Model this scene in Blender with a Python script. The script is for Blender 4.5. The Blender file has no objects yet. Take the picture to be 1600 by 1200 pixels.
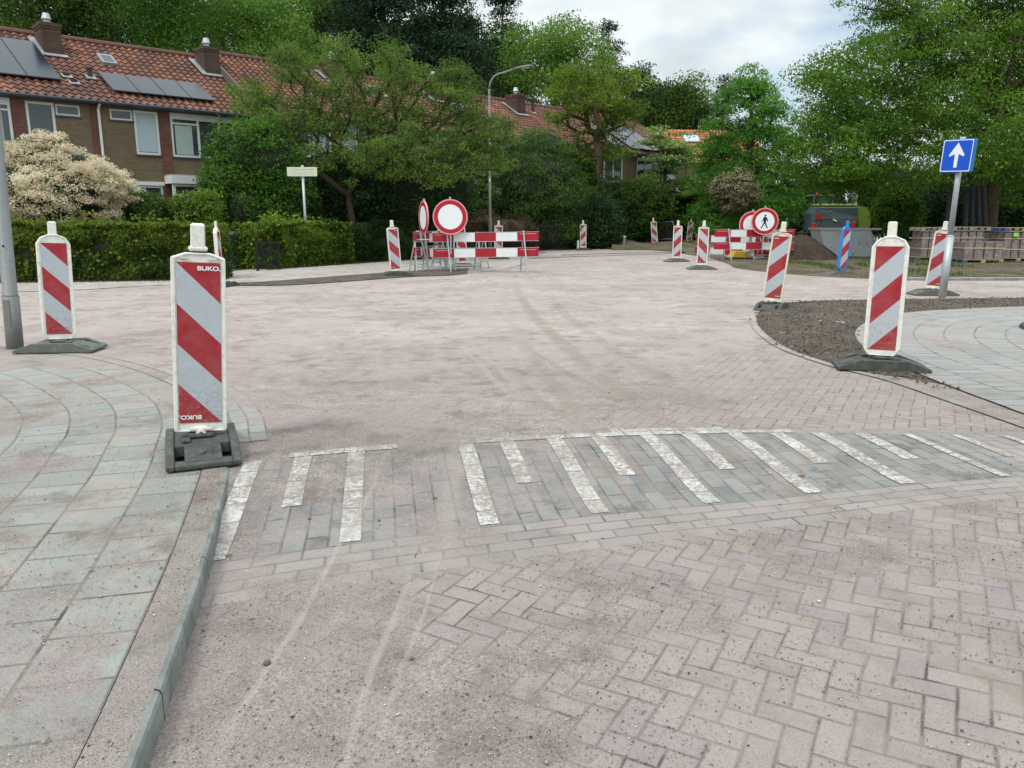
import bpy, math, random
import numpy as np
from mathutils import Vector, Matrix, noise
R = math.radians; PI = math.pi
scene = bpy.context.scene
col = scene.collection
rng = np.random.default_rng(7); random.seed(7)

# ------------------------------------------------------------------ camera
F, PITCH, H = 1202.0, math.atan(257/1202), 1.45
cam_d = bpy.data.cameras.new('camera'); cam = bpy.data.objects.new('camera', cam_d); col.objects.link(cam)
cam.location = (0, 0, H); cam.rotation_euler = (PI/2 - PITCH, 0, 0)
cam_d.sensor_width = 36; cam_d.lens = 36*F/1600; cam_d.clip_start = .05; cam_d.clip_end = 2000
scene.camera = cam
CP, SP = math.cos(PITCH), math.sin(PITCH)
def ray(x, y):
    a = (x-800)/F; b = (600-y)/F
    return (a, CP+b*SP, -SP+b*CP)
def at(x, y, z=0.0):                      # point of the level z seen at that pixel
    r = ray(x, y); t = (z-H)/r[2]; return (r[0]*t, r[1]*t)
def atY(x, y, Y):                         # point at world distance Y
    r = ray(x, y); t = Y/r[1]; return (r[0]*t, Y, H+r[2]*t)

# ------------------------------------------------------------------ world, sun
SUN_EL, SUN_AZ = 52, 215                  # azimuth from +Y towards +X
w = bpy.data.worlds.new('World'); scene.world = w; w.use_nodes = True
nt = w.node_tree; nt.nodes.clear()
def wn(t, **k):
    n = nt.nodes.new(t)
    for a, b in k.items(): setattr(n, a, b)
    return n
out = wn('ShaderNodeOutputWorld'); bg = wn('ShaderNodeBackground')
sky = wn('ShaderNodeTexSky', sky_type='NISHITA', sun_disc=False)
sky.sun_elevation = R(SUN_EL); sky.sun_rotation = R(SUN_AZ)
skm = wn('ShaderNodeVectorMath', operation='SCALE'); skm.inputs['Scale'].default_value = .115
nt.links.new(sky.outputs[0], skm.inputs[0])
tc = wn('ShaderNodeTexCoord'); mp = wn('ShaderNodeMapping'); mp.inputs['Scale'].default_value = (1.6, 1.6, 3.6)
mp.inputs['Location'].default_value = (.35, .1, .2)
nt.links.new(tc.outputs['Generated'], mp.inputs[0])
n1 = wn('ShaderNodeTexNoise'); n1.inputs['Scale'].default_value = 1.5; n1.inputs['Detail'].default_value = 7; n1.inputs['Roughness'].default_value = .52
n2 = wn('ShaderNodeTexNoise'); n2.inputs['Scale'].default_value = 2.6; n2.inputs['Detail'].default_value = 6; n2.inputs['Distortion'].default_value = .3
nt.links.new(mp.outputs[0], n1.inputs['Vector']); nt.links.new(mp.outputs[0], n2.inputs['Vector'])
r1 = wn('ShaderNodeValToRGB'); r1.color_ramp.elements[0].position = .30; r1.color_ramp.elements[1].position = .44
nt.links.new(n1.outputs[0], r1.inputs[0])
r2 = wn('ShaderNodeValToRGB'); r2.color_ramp.elements[0].position = .38; r2.color_ramp.elements[1].position = .62
r2.color_ramp.elements[0].color = (.57, .67, .72, 1); r2.color_ramp.elements[1].color = (.90, .97, .98, 1)
nt.links.new(n2.outputs[0], r2.inputs[0])
sx = wn('ShaderNodeSeparateXYZ'); nt.links.new(tc.outputs['Generated'], sx.inputs[0])
mr = wn('ShaderNodeMapRange'); mr.inputs[1].default_value = .25; mr.inputs[2].default_value = 1.0; mr.inputs[3].default_value = .84; mr.inputs[4].default_value = 2.2
nt.links.new(sx.outputs[2], mr.inputs[0])
cl = wn('ShaderNodeVectorMath', operation='SCALE'); nt.links.new(r2.outputs[0], cl.inputs[0]); nt.links.new(mr.outputs[0], cl.inputs['Scale'])
mx = wn('ShaderNodeMix', data_type='RGBA')
nt.links.new(r1.outputs[0], mx.inputs['Factor']); nt.links.new(skm.outputs[0], mx.inputs[6]); nt.links.new(cl.outputs[0], mx.inputs[7])
nt.links.new(mx.outputs[2], bg.inputs[0]); bg.inputs[1].default_value = 1.0
nt.links.new(bg.outputs[0], out.inputs[0])
sd = bpy.data.lights.new('sun', 'SUN'); sun = bpy.data.objects.new('sun', sd); col.objects.link(sun)
sd.energy = 1.35; sd.angle = R(14); sd.color = (1, .96, .9)
az, el = R(SUN_AZ), R(SUN_EL)
sdir = Vector((math.sin(az)*math.cos(el), math.cos(az)*math.cos(el), math.sin(el)))
sun.rotation_euler = sdir.to_track_quat('Z', 'Y').to_euler()
scene.view_settings.view_transform = 'Standard'; scene.view_settings.look = 'None'
scene.view_settings.exposure = 0.30; scene.view_settings.gamma = 1
scene.view_settings.use_curve_mapping = False
scene.render.engine = 'CYCLES'
scene.cycles.max_bounces = 6; scene.cycles.transparent_max_bounces = 8

# ------------------------------------------------------------------ tagging and mesh helpers
def tag(o, label=None, cat=None, group=None, kind=None):
    if label: o['label'] = label
    if cat: o['category'] = cat
    if group: o['group'] = group
    if kind: o['kind'] = kind
    return o
def empty(name, loc=(0, 0, 0), rz=0.0, parent=None):
    o = bpy.data.objects.new(name, None); col.objects.link(o); o.empty_display_size = .2
    o.location = loc; o.rotation_euler = (0, 0, rz)
    if parent: o.parent = parent
    return o
def copy_tree(o, parent=None):
    c = o.copy(); col.objects.link(c)
    if parent: c.parent = parent
    for ch in list(o.children): copy_tree(ch, c)
    return c
class MB:
    def __init__(s): s.v = []; s.f = []; s.m = []; s.uv = None
    def add(s, vs, fs, mi=0, M=None):
        b = len(s.v)
        for p in vs:
            p = Vector(p)
            if M is not None: p = M @ p
            s.v.append(tuple(p))
        for f in fs: s.f.append(tuple(b+i for i in f)); s.m.append(mi)
        return s
    def box(s, c, d, rot=None, mi=0, bev=0.0):
        x, y, z = d[0]/2, d[1]/2, d[2]/2
        M = Matrix.Translation(c)
        if rot: M = M @ (Matrix.Rotation(rot[2], 4, 'Z') @ Matrix.Rotation(rot[1], 4, 'Y') @ Matrix.Rotation(rot[0], 4, 'X'))
        if bev <= 0:
            vs = [(-x,-y,-z),(x,-y,-z),(x,y,-z),(-x,y,-z),(-x,-y,z),(x,-y,z),(x,y,z),(-x,y,z)]
            fs = [(0,3,2,1),(4,5,6,7),(0,1,5,4),(1,2,6,5),(2,3,7,6),(3,0,4,7)]
        else:
            b = min(bev, x*.9, y*.9, z*.9); vs = []
            for zz, k in ((-z, b), (-z+b, 0), (z-b, 0), (z, b)):
                X, Y = x-k, y-k
                c_ = b*.6
                vs += [(-X+c_,-Y,zz),(X-c_,-Y,zz),(X,-Y+c_,zz),(X,Y-c_,zz),(X-c_,Y,zz),(-X+c_,Y,zz),(-X,Y-c_,zz),(-X,-Y+c_,zz)]
            fs = [tuple(range(7,-1,-1)), tuple(range(24,32))]
            for l in range(3):
                for i in range(8):
                    j = (i+1) % 8; fs.append((l*8+i, l*8+j, l*8+8+j, l*8+8+i))
        return s.add(vs, fs, mi, M)
    def box2(s, a, b, mi=0):
        return s.box([(a[i]+b[i])/2 for i in range(3)], [abs(b[i]-a[i]) for i in range(3)], mi=mi)
    def tube(s, pts, rad, n=8, mi=0, cap=True):
        pts = [Vector(p) for p in pts]; rad = rad if hasattr(rad, '__len__') else [rad]*len(pts)
        vs = []; fs = []
        for i, p in enumerate(pts):
            d = (pts[min(i+1, len(pts)-1)] - pts[max(i-1, 0)]).normalized()
            u = d.orthogonal().normalized() if i == 0 else (u - d*u.dot(d)).normalized()
            v = d.cross(u)
            for k in range(n):
                a = 2*PI*k/n; vs.append(p + (u*math.cos(a)+v*math.sin(a))*rad[i])
        for i in range(len(pts)-1):
            for k in range(n):
                j = (k+1) % n; fs.append((i*n+k, i*n+j, (i+1)*n+j, (i+1)*n+k))
        if cap: fs.append(tuple(range(n-1, -1, -1))); fs.append(tuple(range((len(pts)-1)*n, len(pts)*n)))
        return s.add(vs, fs, mi)
    def prism(s, poly, y0, y1, mi=0, M=None, plane='xz'):
        n = len(poly)
        if plane == 'xz': vs = [(p[0], y0, p[1]) for p in poly] + [(p[0], y1, p[1]) for p in poly]
        else: vs = [(p[0], p[1], y0) for p in poly] + [(p[0], p[1], y1) for p in poly]
        fs = [tuple(range(n)), tuple(range(2*n-1, n-1, -1))]
        for i in range(n):
            j = (i+1) % n; fs.append((i, i+n, j+n, j))
        return s.add(vs, fs, mi, M)
    def build(s, name, mats, parent=None, smooth=False):
        me = bpy.data.meshes.new(name); me.from_pydata(s.v, [], s.f)
        mats = mats if isinstance(mats, (list, tuple)) else [mats]
        for m in mats: me.materials.append(m)
        if len(mats) > 1: me.polygons.foreach_set('material_index', s.m)
        if smooth: me.polygons.foreach_set('use_smooth', [True]*len(s.f))
        if s.uv is not None:
            l = me.uv_layers.new(name='UVMap'); arr = np.array(s.uv, dtype=np.float32)
            idx = np.empty(len(me.loops), dtype=np.int32); me.loops.foreach_get('vertex_index', idx)
            l.data.foreach_set('uv', arr[idx].ravel())
        me.update(); o = bpy.data.objects.new(name, me); col.objects.link(o)
        if parent: o.parent = parent
        return o
def soften(o, wd=.006, seg=2):
    m = o.modifiers.new('bevel', 'BEVEL'); m.width = wd; m.segments = seg; m.limit_method = 'ANGLE'; m.angle_limit = R(40)
    return o
def fast_mesh(name, V, Fq, mat, parent=None, clump=None):
    me = bpy.data.meshes.new(name); nf = len(Fq)
    me.vertices.add(len(V)); me.vertices.foreach_set('co', V.astype(np.float32).ravel())
    me.loops.add(nf*4); me.loops.foreach_set('vertex_index', Fq.astype(np.int32).ravel())
    me.polygons.add(nf); me.polygons.foreach_set('loop_start', np.arange(0, nf*4, 4, dtype=np.int32))
    me.polygons.foreach_set('loop_total', np.full(nf, 4, dtype=np.int32))
    me.materials.append(mat); me.update(calc_edges=True)
    if clump is not None:
        a = me.attributes.new('clump', 'FLOAT', 'FACE'); a.data.foreach_set('value', clump.astype(np.float32))
    o = bpy.data.objects.new(name, me); col.objects.link(o)
    if parent: o.parent = parent
    return o

# ------------------------------------------------------------------ node helpers
class NT:
    def __init__(s, name):
        s.mat = bpy.data.materials.new(name); s.mat.use_nodes = True; s.t = s.mat.node_tree; s.t.nodes.clear()
        s.out = s.n('ShaderNodeOutputMaterial')
        s._pos = None
    def n(s, t, **k):
        x = s.t.nodes.new(t)
        for a, b in k.items(): setattr(x, a, b)
        return x
    def L(s, a, b):
        if isinstance(a, (int, float)): b.default_value = a
        elif isinstance(a, tuple): b.default_value = a if len(a) == len(b.default_value) else (*a, 1)
        else: s.t.links.new(a, b)
    def m(s, op, a, b=None, c=None, clamp=False):
        x = s.n('ShaderNodeMath', operation=op, use_clamp=clamp); s.L(a, x.inputs[0])
        if b is not None: s.L(b, x.inputs[1])
        if c is not None: s.L(c, x.inputs[2])
        return x.outputs[0]
    def ramp(s, v, a, b, lo=0., hi=1.):
        x = s.n('ShaderNodeMapRange', interpolation_type='SMOOTHSTEP'); s.L(v, x.inputs[0])
        for i, q in enumerate((a, b, lo, hi)): s.L(q, x.inputs[i+1])
        return x.outputs[0]
    def pos(s):
        if s._pos is None: s._pos = s.n('ShaderNodeNewGeometry').outputs['Position']
        return s._pos
    def obj(s): return s.n('ShaderNodeTexCoord').outputs['Object']
    def uv(s): return s.n('ShaderNodeTexCoord').outputs['UV']
    def sep(s, v):
        x = s.n('ShaderNodeSeparateXYZ'); s.L(v, x.inputs[0]); return x.outputs
    def vec(s, x, y, z=0.):
        n = s.n('ShaderNodeCombineXYZ'); s.L(x, n.inputs[0]); s.L(y, n.inputs[1]); s.L(z, n.inputs[2]); return n.outputs[0]
    def noise(s, v, sc, det=3., ro=.5, stretch=None, loc=None):
        if stretch or loc:
            mp = s.n('ShaderNodeMapping'); s.L(v, mp.inputs[0])
            if stretch: mp.inputs['Scale'].default_value = stretch
            if loc: mp.inputs['Location'].default_value = loc
            v = mp.outputs[0]
        x = s.n('ShaderNodeTexNoise'); s.L(v, x.inputs['Vector']); x.inputs['Scale'].default_value = sc
        x.inputs['Detail'].default_value = det; x.inputs['Roughness'].default_value = ro; return x.outputs[0]
    def white(s, v):
        x = s.n('ShaderNodeTexWhiteNoise'); s.L(v, x.inputs['Vector']); return x.outputs[0]
    def vor(s, v, sc, feat='F1', out='Distance'):
        x = s.n('ShaderNodeTexVoronoi', feature=feat); s.L(v, x.inputs['Vector']); x.inputs['Scale'].default_value = sc; return x.outputs[out]
    def mix(s, f, a, b, mode='MIX'):
        x = s.n('ShaderNodeMix', data_type='RGBA', blend_type=mode); x.clamp_factor = True
        s.L(f, x.inputs[0]); s.L(a, x.inputs[6]); s.L(b, x.inputs[7]); return x.outputs[2]
    def scale(s, c, f):
        x = s.n('ShaderNodeVectorMath', operation='SCALE'); s.L(c, x.inputs[0]); s.L(f, x.inputs['Scale']); return x.outputs[0]
    def bump(s, h, dist=.01, st=1.0, nrm=None):
        x = s.n('ShaderNodeBump'); s.L(h, x.inputs['Height']); x.inputs['Distance'].default_value = dist; x.inputs['Strength'].default_value = st
        if nrm is not None: s.L(nrm, x.inputs['Normal'])
        return x.outputs[0]
    def fin(s, colr, rough=.8, metal=0., nrm=None, spec=.4, **k):
        p = s.n('ShaderNodeBsdfPrincipled'); s.L(colr, p.inputs['Base Color']); s.L(rough, p.inputs['Roughness']); s.L(metal, p.inputs['Metallic'])
        p.inputs['Specular IOR Level'].default_value = spec
        if nrm is not None: s.L(nrm, p.inputs['Normal'])
        for a, b in k.items(): s.L(b, p.inputs[a])
        s.L(p.outputs[0], s.out.inputs[0]); return s.mat
def plain(name, c, rough=.6, metal=0., var=.12, sc=6., dirt=.0, dirtc=(.2, .16, .12), spec=.4, bumpy=0.):
    N = NT(name); o = N.obj()
    a = N.noise(o, sc, 5, .6); f = N.m('ADD', N.m('MULTIPLY', a, 2*var), 1-var)
    cc = N.scale((*c,), f) if False else N.mix(N.m('MULTIPLY', N.ramp(N.noise(o, sc*3, 5, .65), .42, .7), dirt), N.scale(c, f), dirtc)
    nr = N.bump(N.noise(o, sc*8, 3), .004, bumpy) if bumpy else None
    return N.fin(cc, N.ramp(a, .2, .8, rough*.85, min(1, rough*1.15)), metal, nr, spec)
def vcol(s, c): return c

# ---- sand that lies over paving, in world metres; shared by every paving material
TRACKS = [  # x = a + b y + c y^2 over a range of y, half width, strength
    (-.93, .03, 0, 0., 4.6, .013, 1.), (-.46, -.04, .012, 0., 3.4, .014, .9), (-.385, -.05, .02, 0., 3.6, .010, .8), (-.26, -.02, .0, 3.3, 5.1, .05, .6),
    (2.75, -.52, .018, 1.4, 9.5, .035, .95), (2.45, -.50, .018, 2.2, 9., .03, .7), (3.75, -.60, .022, 1.8, 10., .045, .9), (4.3, -.62, .022, 2.4, 8., .035, .6),
    (1.45, -.20, .006, 5.4, 18., .07, 1.), (2.1, -.22, .006, 5.4, 18., .08, .9), (.95, -.16, .004, 5.6, 15., .06, .8), (3.0, -.30, .010, 5.6, 14., .07, .7)]
def sand_nodes(N, bias=0.0, edge=(.05, .32)):
    P = N.pos(); x, y, _ = N.sep(P)
    big = N.noise(P, .42, 4, .55, loc=(3.1, .4, 0)); med = N.noise(P, 1.7, 5, .62, stretch=(.85, 1.1, 1)); fine = N.noise(P, 9, 4, .6)
    c = N.m('ADD', N.m('MULTIPLY', big, 1.1), N.m('ADD', N.m('MULTIPLY', med, .95), N.m('MULTIPLY', fine, .35)))
    # the loose sand is thinner where the cars turn off to the right, thicker by the kerb
    c = N.m('ADD', c, N.m('MULTIPLY', N.ramp(x, -.6, 1.0, 1., 0.), .20))
    c = N.m('ADD', c, N.m('MULTIPLY', N.ramp(y, 5.2, 9.5, 0., 1.), .16))
    c = N.m('SUBTRACT', c, N.m('MULTIPLY', N.m('MULTIPLY', N.ramp(x, -.3, .5), N.ramp(y, 4.0, 5.0, 1., 0.)), .13))
    c = N.m('SUBTRACT', c, N.m('MULTIPLY', N.m('MULTIPLY', N.ramp(x, .2, 1.4), N.ramp(y, 5.4, 8.5, 1., 0.)), .12))
    c = N.m('ADD', c, bias-1.02)
    cov = N.ramp(c, *edge)
    ridge = 0.0
    wob = N.m('MULTIPLY', N.m('SUBTRACT', N.noise(P, 1.1, 3), .5), .10)
    for a, b, q, y0, y1, hw, st in TRACKS:
        xc = N.m('ADD', N.m('ADD', N.m('MULTIPLY', y, b), a), N.m('MULTIPLY', N.m('MULTIPLY', y, y), q))
        d = N.m('ABSOLUTE', N.m('SUBTRACT', N.m('ADD', x, wob), xc))
        g = N.m('MULTIPLY', N.ramp(d, hw*.4, hw*1.8, 1., 0.), N.m('MULTIPLY', N.ramp(y, y0-.4, y0+.5), N.ramp(y, y1-.8, y1+.4, 1., 0.)))
        g = N.m('MULTIPLY', g, N.ramp(N.noise(P, 2.3, 2, loc=(a*7, 0, 0)), .32, .5, .15, st))
        ridge = N.m('MAXIMUM', ridge, g)
    return cov, ridge, fine, med, (x, y)
def grit(N, P):
    g1 = N.white(N.n_snap) if False else N.vor(P, 170, out='Color')
    r = N.sep(g1)
    d = N.vor(P, 170)
    spot = N.ramp(d, .25, .42, 1., 0.)
    return r, spot
def paving(name, base_fn, sandc=(.395, .332, .296), sandd=(.22, .178, .15), bias=0., joint_in_sand=.62, edge=(.05, .32)):
    """base_fn(N) -> colour, joint mask (1 in a joint), height"""
    N = NT(name); P = N.pos()
    cov, ridge, fine, med, xy = sand_nodes(N, bias, edge)
    colr, joint, hgt = base_fn(N)
    r, spot = grit(N, P)
    gz = N.noise(P, 60, 3, .7)
    stain = N.noise(P, 3.3, 6, .7)
    sc = N.mix(N.ramp(N.noise(P, .9, 5, .6, loc=(9, 2, 0)), .38, .62), sandc, N_mul(sandc, .82, .80, .82))
    sc = N.mix(N.ramp(stain, .48, .66), sc, sandd); sc = N.scale(sc, N.ramp(N.noise(P, .55, 6, .65, stretch=(.7, 1.2, 1), loc=(6, 1, 0)), .36, .64, .88, 1.10)); sc = N.scale(sc, N.ramp(gz, .3, .7, .72, 1.24))
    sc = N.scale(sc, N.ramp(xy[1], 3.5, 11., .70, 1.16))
    sc = N.scale(sc, N.ramp(N.noise(P, 6.5, 6, .8, loc=(2, 9, 0)), .36, .64, .84, 1.14))
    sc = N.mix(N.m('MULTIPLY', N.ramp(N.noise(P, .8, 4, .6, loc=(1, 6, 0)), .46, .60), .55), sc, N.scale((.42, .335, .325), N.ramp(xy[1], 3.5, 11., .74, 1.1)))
    big_g = N.vor(P, 85, out='Color'); bsep = N.sep(big_g); bsp = N.ramp(N.vor(P, 85), .22, .36, 1., 0.)
    sc = N.mix(N.m('MULTIPLY', N.m('MULTIPLY', N.ramp(bsep[0], .80, .84), bsp), N.ramp(med, .35, .6, .25, 1.)), sc, (.085, .06, .048))
    # single grains, dark, rusty and pale
    sc = N.mix(N.m('MULTIPLY', N.ramp(r[0], .55, .65), N.m('MULTIPLY', spot, .9)), sc, (.075, .055, .045))
    sc = N.mix(N.m('MULTIPLY', N.ramp(r[1], .80, .86), N.m('MULTIPLY', spot, .8)), sc, (.56, .52, .47))
    # joints swept full of sand; open ones stay black
    open_ = N.m('MULTIPLY', joint, N.ramp(N.noise(P, 2.2, 3, .6, loc=(5, 5, 0)), .50, .60))
    base = N.mix(N.m('MULTIPLY', joint, .75), colr, (.125, .10, .085))
    base = N.mix(N.m('MULTIPLY', open_, N.ramp(cov, .2, .8, 1., 0.)), base, (.035, .032, .03))
    # thin dusting of grains everywhere
    dust = N.m('MULTIPLY', N.m('MULTIPLY', spot, N.ramp(r[2], .42, .48)), N.ramp(med, .3, .55, .35, 1.))
    base = N.mix(N.m('MULTIPLY', dust, .85), base, N.mix(r[0], (.16, .12, .10), (.50, .43, .37)))
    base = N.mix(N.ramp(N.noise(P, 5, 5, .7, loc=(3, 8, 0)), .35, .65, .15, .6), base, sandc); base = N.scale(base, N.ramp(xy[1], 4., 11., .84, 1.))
    cover = N.m('MULTIPLY', cov, N.ramp(gz, .30, .62, .70, 1.))
    cover = N.m('SUBTRACT', cover, N.m('MULTIPLY', N.m('MULTIPLY', joint, joint_in_sand), N.ramp(cov, .85, 1., 1., .45)), clamp=True)
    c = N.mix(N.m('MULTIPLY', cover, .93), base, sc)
    c = N.mix(N.m('MULTIPLY', ridge, .62), c, N.mix(N.ramp(xy[0], -.2, .4), (.36, .31, .27), (.25, .20, .168)))
    h = N.m('ADD', N.m('MULTIPLY', N.m('MULTIPLY', hgt, N.ramp(cov, .1, 1., 1., .12)), .5), N.m('MULTIPLY', cover, .35))
    h = N.m('ADD', h, N.m('MULTIPLY', ridge, .5))
    h = N.m('ADD', h, N.m('MULTIPLY', gz, .25)); h = N.m('ADD', h, N.m('MULTIPLY', spot, .14))
    return N.fin(c, .93, 0., N.bump(h, .012, .8), .2)
def N_mul(c, a, b, d): return (c[0]*a, c[1]*b, c[2]*d)

def herring(N, ang=-29., wd=.095):
    P = N.pos(); x, y, _ = N.sep(P); a = R(ang); ca, sa = math.cos(a)/wd, math.sin(a)/wd
    # rows are never laid dead straight
    wx = N.m('MULTIPLY', N.m('SUBTRACT', N.noise(P, 1.3, 2), .5), .05); wy = N.m('MULTIPLY', N.m('SUBTRACT', N.noise(P, 1.2, 2, loc=(4, 4, 4)), .5), .05)
    x = N.m('ADD', x, wx); y = N.m('ADD', y, wy)
    u = N.m('ADD', N.m('MULTIPLY', x, ca), N.m('MULTIPLY', y, sa)); v = N.m('SUBTRACT', N.m('MULTIPLY', y, ca), N.m('MULTIPLY', x, sa))
    i, j = N.m('FLOOR', u), N.m('FLOOR', v); fu, fv = N.m('FRACT', u), N.m('FRACT', v)
    k = N.m('FLOORED_MODULO', N.m('SUBTRACT', i, j), 4.)
    def eq(q): return N.m('COMPARE', k, float(q), .1)
    k0, k1, k2, k3 = eq(0), eq(1), eq(2), eq(3)
    dl = N.m('ADD', fu, k1); dr = N.m('ADD', N.m('SUBTRACT', 1., fu), k0)
    db = N.m('ADD', fv, k2); dt = N.m('ADD', N.m('SUBTRACT', 1., fv), k3)
    d = N.m('MINIMUM', N.m('MINIMUM', dl, dr), N.m('MINIMUM', db, dt))
    bi = N.m('SUBTRACT', i, k1); bj = N.m('SUBTRACT', j, k2)
    wn_ = N.white(N.vec(bi, bj, 3.3)); wn2 = N.white(N.vec(bi, bj, 8.1))
    jw = N.ramp(N.noise(P, 3, 2, loc=(1, 7, 0)), .3, .7, .035, .075)
    joint = N.ramp(d, N.m('MULTIPLY', jw, .45), jw, 1., 0.)
    c = N.mix(wn_, (.285, .232, .214), (.372, .312, .288)); c = N.mix(N.ramp(wn2, .72, .9), c, (.31, .255, .262))
    h = N.m('ADD', N.ramp(d, 0., .12), N.m('MULTIPLY', wn2, .25))
    return c, joint, h
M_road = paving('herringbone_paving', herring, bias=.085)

def ramp_base(N):
    u, v, _ = N.sep(N.uv())
    def bond(uu, vv, L_, W_):
        row = N.m('FLOOR', N.m('DIVIDE', uu, W_)); fr = N.m('FRACT', N.m('DIVIDE', uu, W_))
        sh = N.m('MULTIPLY', N.m('FLOORED_MODULO', row, 2.), .5)
        q = N.m('ADD', N.m('DIVIDE', vv, L_), sh); ci = N.m('FLOOR', q); fc = N.m('FRACT', q)
        d = N.m('MINIMUM', N.m('MULTIPLY', N.m('MINIMUM', fr, N.m('SUBTRACT', 1., fr)), W_), N.m('MULTIPLY', N.m('MINIMUM', fc, N.m('SUBTRACT', 1., fc)), L_))
        return d, N.white(N.vec(row, ci, 1.7))
    dA, wA = bond(u, v, .21, .105)                       # courses along the ramp stripes
    dB, wB = bond(v, u, .21, .105)                       # rows above and below it
    inr = N.m('MULTIPLY', N.ramp(v, 0., .003), N.ramp(v, 1.0, 1.003, 1., 0.))
    d = N.n('ShaderNodeMix'); N.L(inr, d.inputs[0]); N.L(dB, d.inputs[2]); N.L(dA, d.inputs[3]); d = d.outputs[0]
    joint = N.ramp(d, .002, .0065, 1., 0.)
    grey = N.mix(wA, (.15, .165, .165), (.255, .275, .27)); red = N.mix(wB, (.27, .24, .23), (.38, .345, .325))
    grey = N.mix(N.ramp(N.noise(N.pos(), 4, 4, .6), .55, .62), grey, (.11, .125, .135))
    far = N.ramp(u, 2.95, 3.05, 1., 0.)
    return N.mix(N.m('MULTIPLY', inr, far), red, grey), joint, N.ramp(d, 0., .012)
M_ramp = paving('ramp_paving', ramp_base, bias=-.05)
def white_base(N):
    u, v, _ = N.sep(N.uv()); q = N.m('DIVIDE', v, .205); fc = N.m('FRACT', q)
    d = N.m('MULTIPLY', N.m('MINIMUM', fc, N.m('SUBTRACT', 1., fc)), .205)
    wh = N.white(N.vec(N.m('FLOOR', q), u, .5))
    c = N.mix(wh, (.60, .59, .55), (.82, .81, .77))
    c = N.mix(N.ramp(N.m('ADD', N.noise(N.pos(), 34, 6, .8), N.m('MULTIPLY', N.m('SUBTRACT', N.noise(N.pos(), 2.2, 3, .6, loc=(7, 7, 0)), .5), .35)), .455, .545), c, (.31, .275, .25))
    return c, N.ramp(d, .002, .006, 1., 0.), N.ramp(d, 0., .012)
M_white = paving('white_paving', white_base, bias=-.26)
def tile_base(lx, ly, ca=(.245, .28, .26), cb=(.36, .40, .372), jw=(.003, .009)):
    def fn(N):
        u, v, _ = N.sep(N.uv())
        row = N.m('FLOOR', N.m('DIVIDE', v, ly)); fr = N.m('FRACT', N.m('DIVIDE', v, ly))
        q = N.m('ADD', N.m('DIVIDE', u, lx), N.m('MULTIPLY', N.m('FLOORED_MODULO', row, 2.), .5)); ci = N.m('FLOOR', q); fc = N.m('FRACT', q)
        d = N.m('MINIMUM', N.m('MULTIPLY', N.m('MINIMUM', fr, N.m('SUBTRACT', 1., fr)), ly), N.m('MULTIPLY', N.m('MINIMUM', fc, N.m('SUBTRACT', 1., fc)), lx))
        wh = N.white(N.vec(row, ci, 4.4))
        c = N.mix(wh, ca, cb)
        c = N.mix(N.ramp(N.noise(N.pos(), 2.6, 6, .7, loc=(2, 2, 2)), .46, .70), c, (.40, .365, .33))
        return c, N.ramp(d, jw[0], jw[1], 1., 0.), N.ramp(d, 0., .012)
    return fn
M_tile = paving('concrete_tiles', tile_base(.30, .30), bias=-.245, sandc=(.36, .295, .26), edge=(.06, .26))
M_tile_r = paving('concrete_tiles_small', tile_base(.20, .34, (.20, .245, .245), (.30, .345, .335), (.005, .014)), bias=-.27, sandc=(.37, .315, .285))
def kerb_base(N):
    u, v, _ = N.sep(N.uv()); q = N.m('DIVIDE', u, 1.0); fc = N.m('FRACT', q)
    d = N.m('MINIMUM', fc, N.m('SUBTRACT', 1., fc))
    c = N.mix(N.noise(N.pos(), 12, 5, .65), (.26, .27, .25), (.36, .37, .345))
    return c, N.ramp(d, .003, .007, 1., 0.), N.ramp(d, 0., .01)
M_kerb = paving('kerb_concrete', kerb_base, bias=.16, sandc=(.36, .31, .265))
N = NT('kerb_face'); P_ = N.pos()
c = N.mix(N.ramp(N.noise(P_, 5, 6, .7), .3, .7), (.14, .15, .14), (.26, .275, .255)); c = N.mix(N.ramp(N.noise(P_, 14, 6, .8, loc=(3, 3, 3)), .66, .72), c, (.48, .50, .50))
fc = N.m('FRACT', N.sep(N.uv())[0]); d = N.m('MINIMUM', fc, N.m('SUBTRACT', 1., fc)); c = N.mix(N.ramp(d, .003, .007, 1., 0.), c, (.03, .03, .03))
M_kerbface = N.fin(c, .8, 0., N.bump(N.noise(P_, 90, 4, .7), .004, .6), .3)
def soil(name, a, b, c3, sc=1., grass=0., spot=.7):
    N = NT(name); P = N.pos()
    n = N.noise(P, 2.2*sc, 6, .7); c = N.mix(N.ramp(n, .35, .65), a, b)
    c = N.mix(N.ramp(N.noise(P, 26*sc, 4, .7), .55, .66), c, c3)
    v = N.vor(P, 60*sc, out='Color'); c = N.mix(N.m('MULTIPLY', N.ramp(N.sep(v)[0], .78, .84), spot), c, (.33, .26, .19))
    if grass: c = N.mix(N.m('MULTIPLY', N.ramp(N.noise(P, .8, 5, .65, loc=(1, 1, 1)), .47, .62), grass), c, (.055, .085, .02))
    return N.fin(c, .97, 0., N.bump(N.m('ADD', N.noise(P, 30*sc, 6, .75), N.m('MULTIPLY', n, .6)), .05, .9), .1)
M_dirt = soil('dark_soil', (.078, .064, .054), (.14, .118, .10), (.045, .036, .03))
M_dirt_far = soil('trodden_soil', (.085, .064, .047), (.16, .125, .092), (.045, .034, .024), .7, .55)
M_garden = soil('garden_earth', (.05, .042, .028), (.09, .08, .045), (.03, .03, .015), .6, .8)

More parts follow.
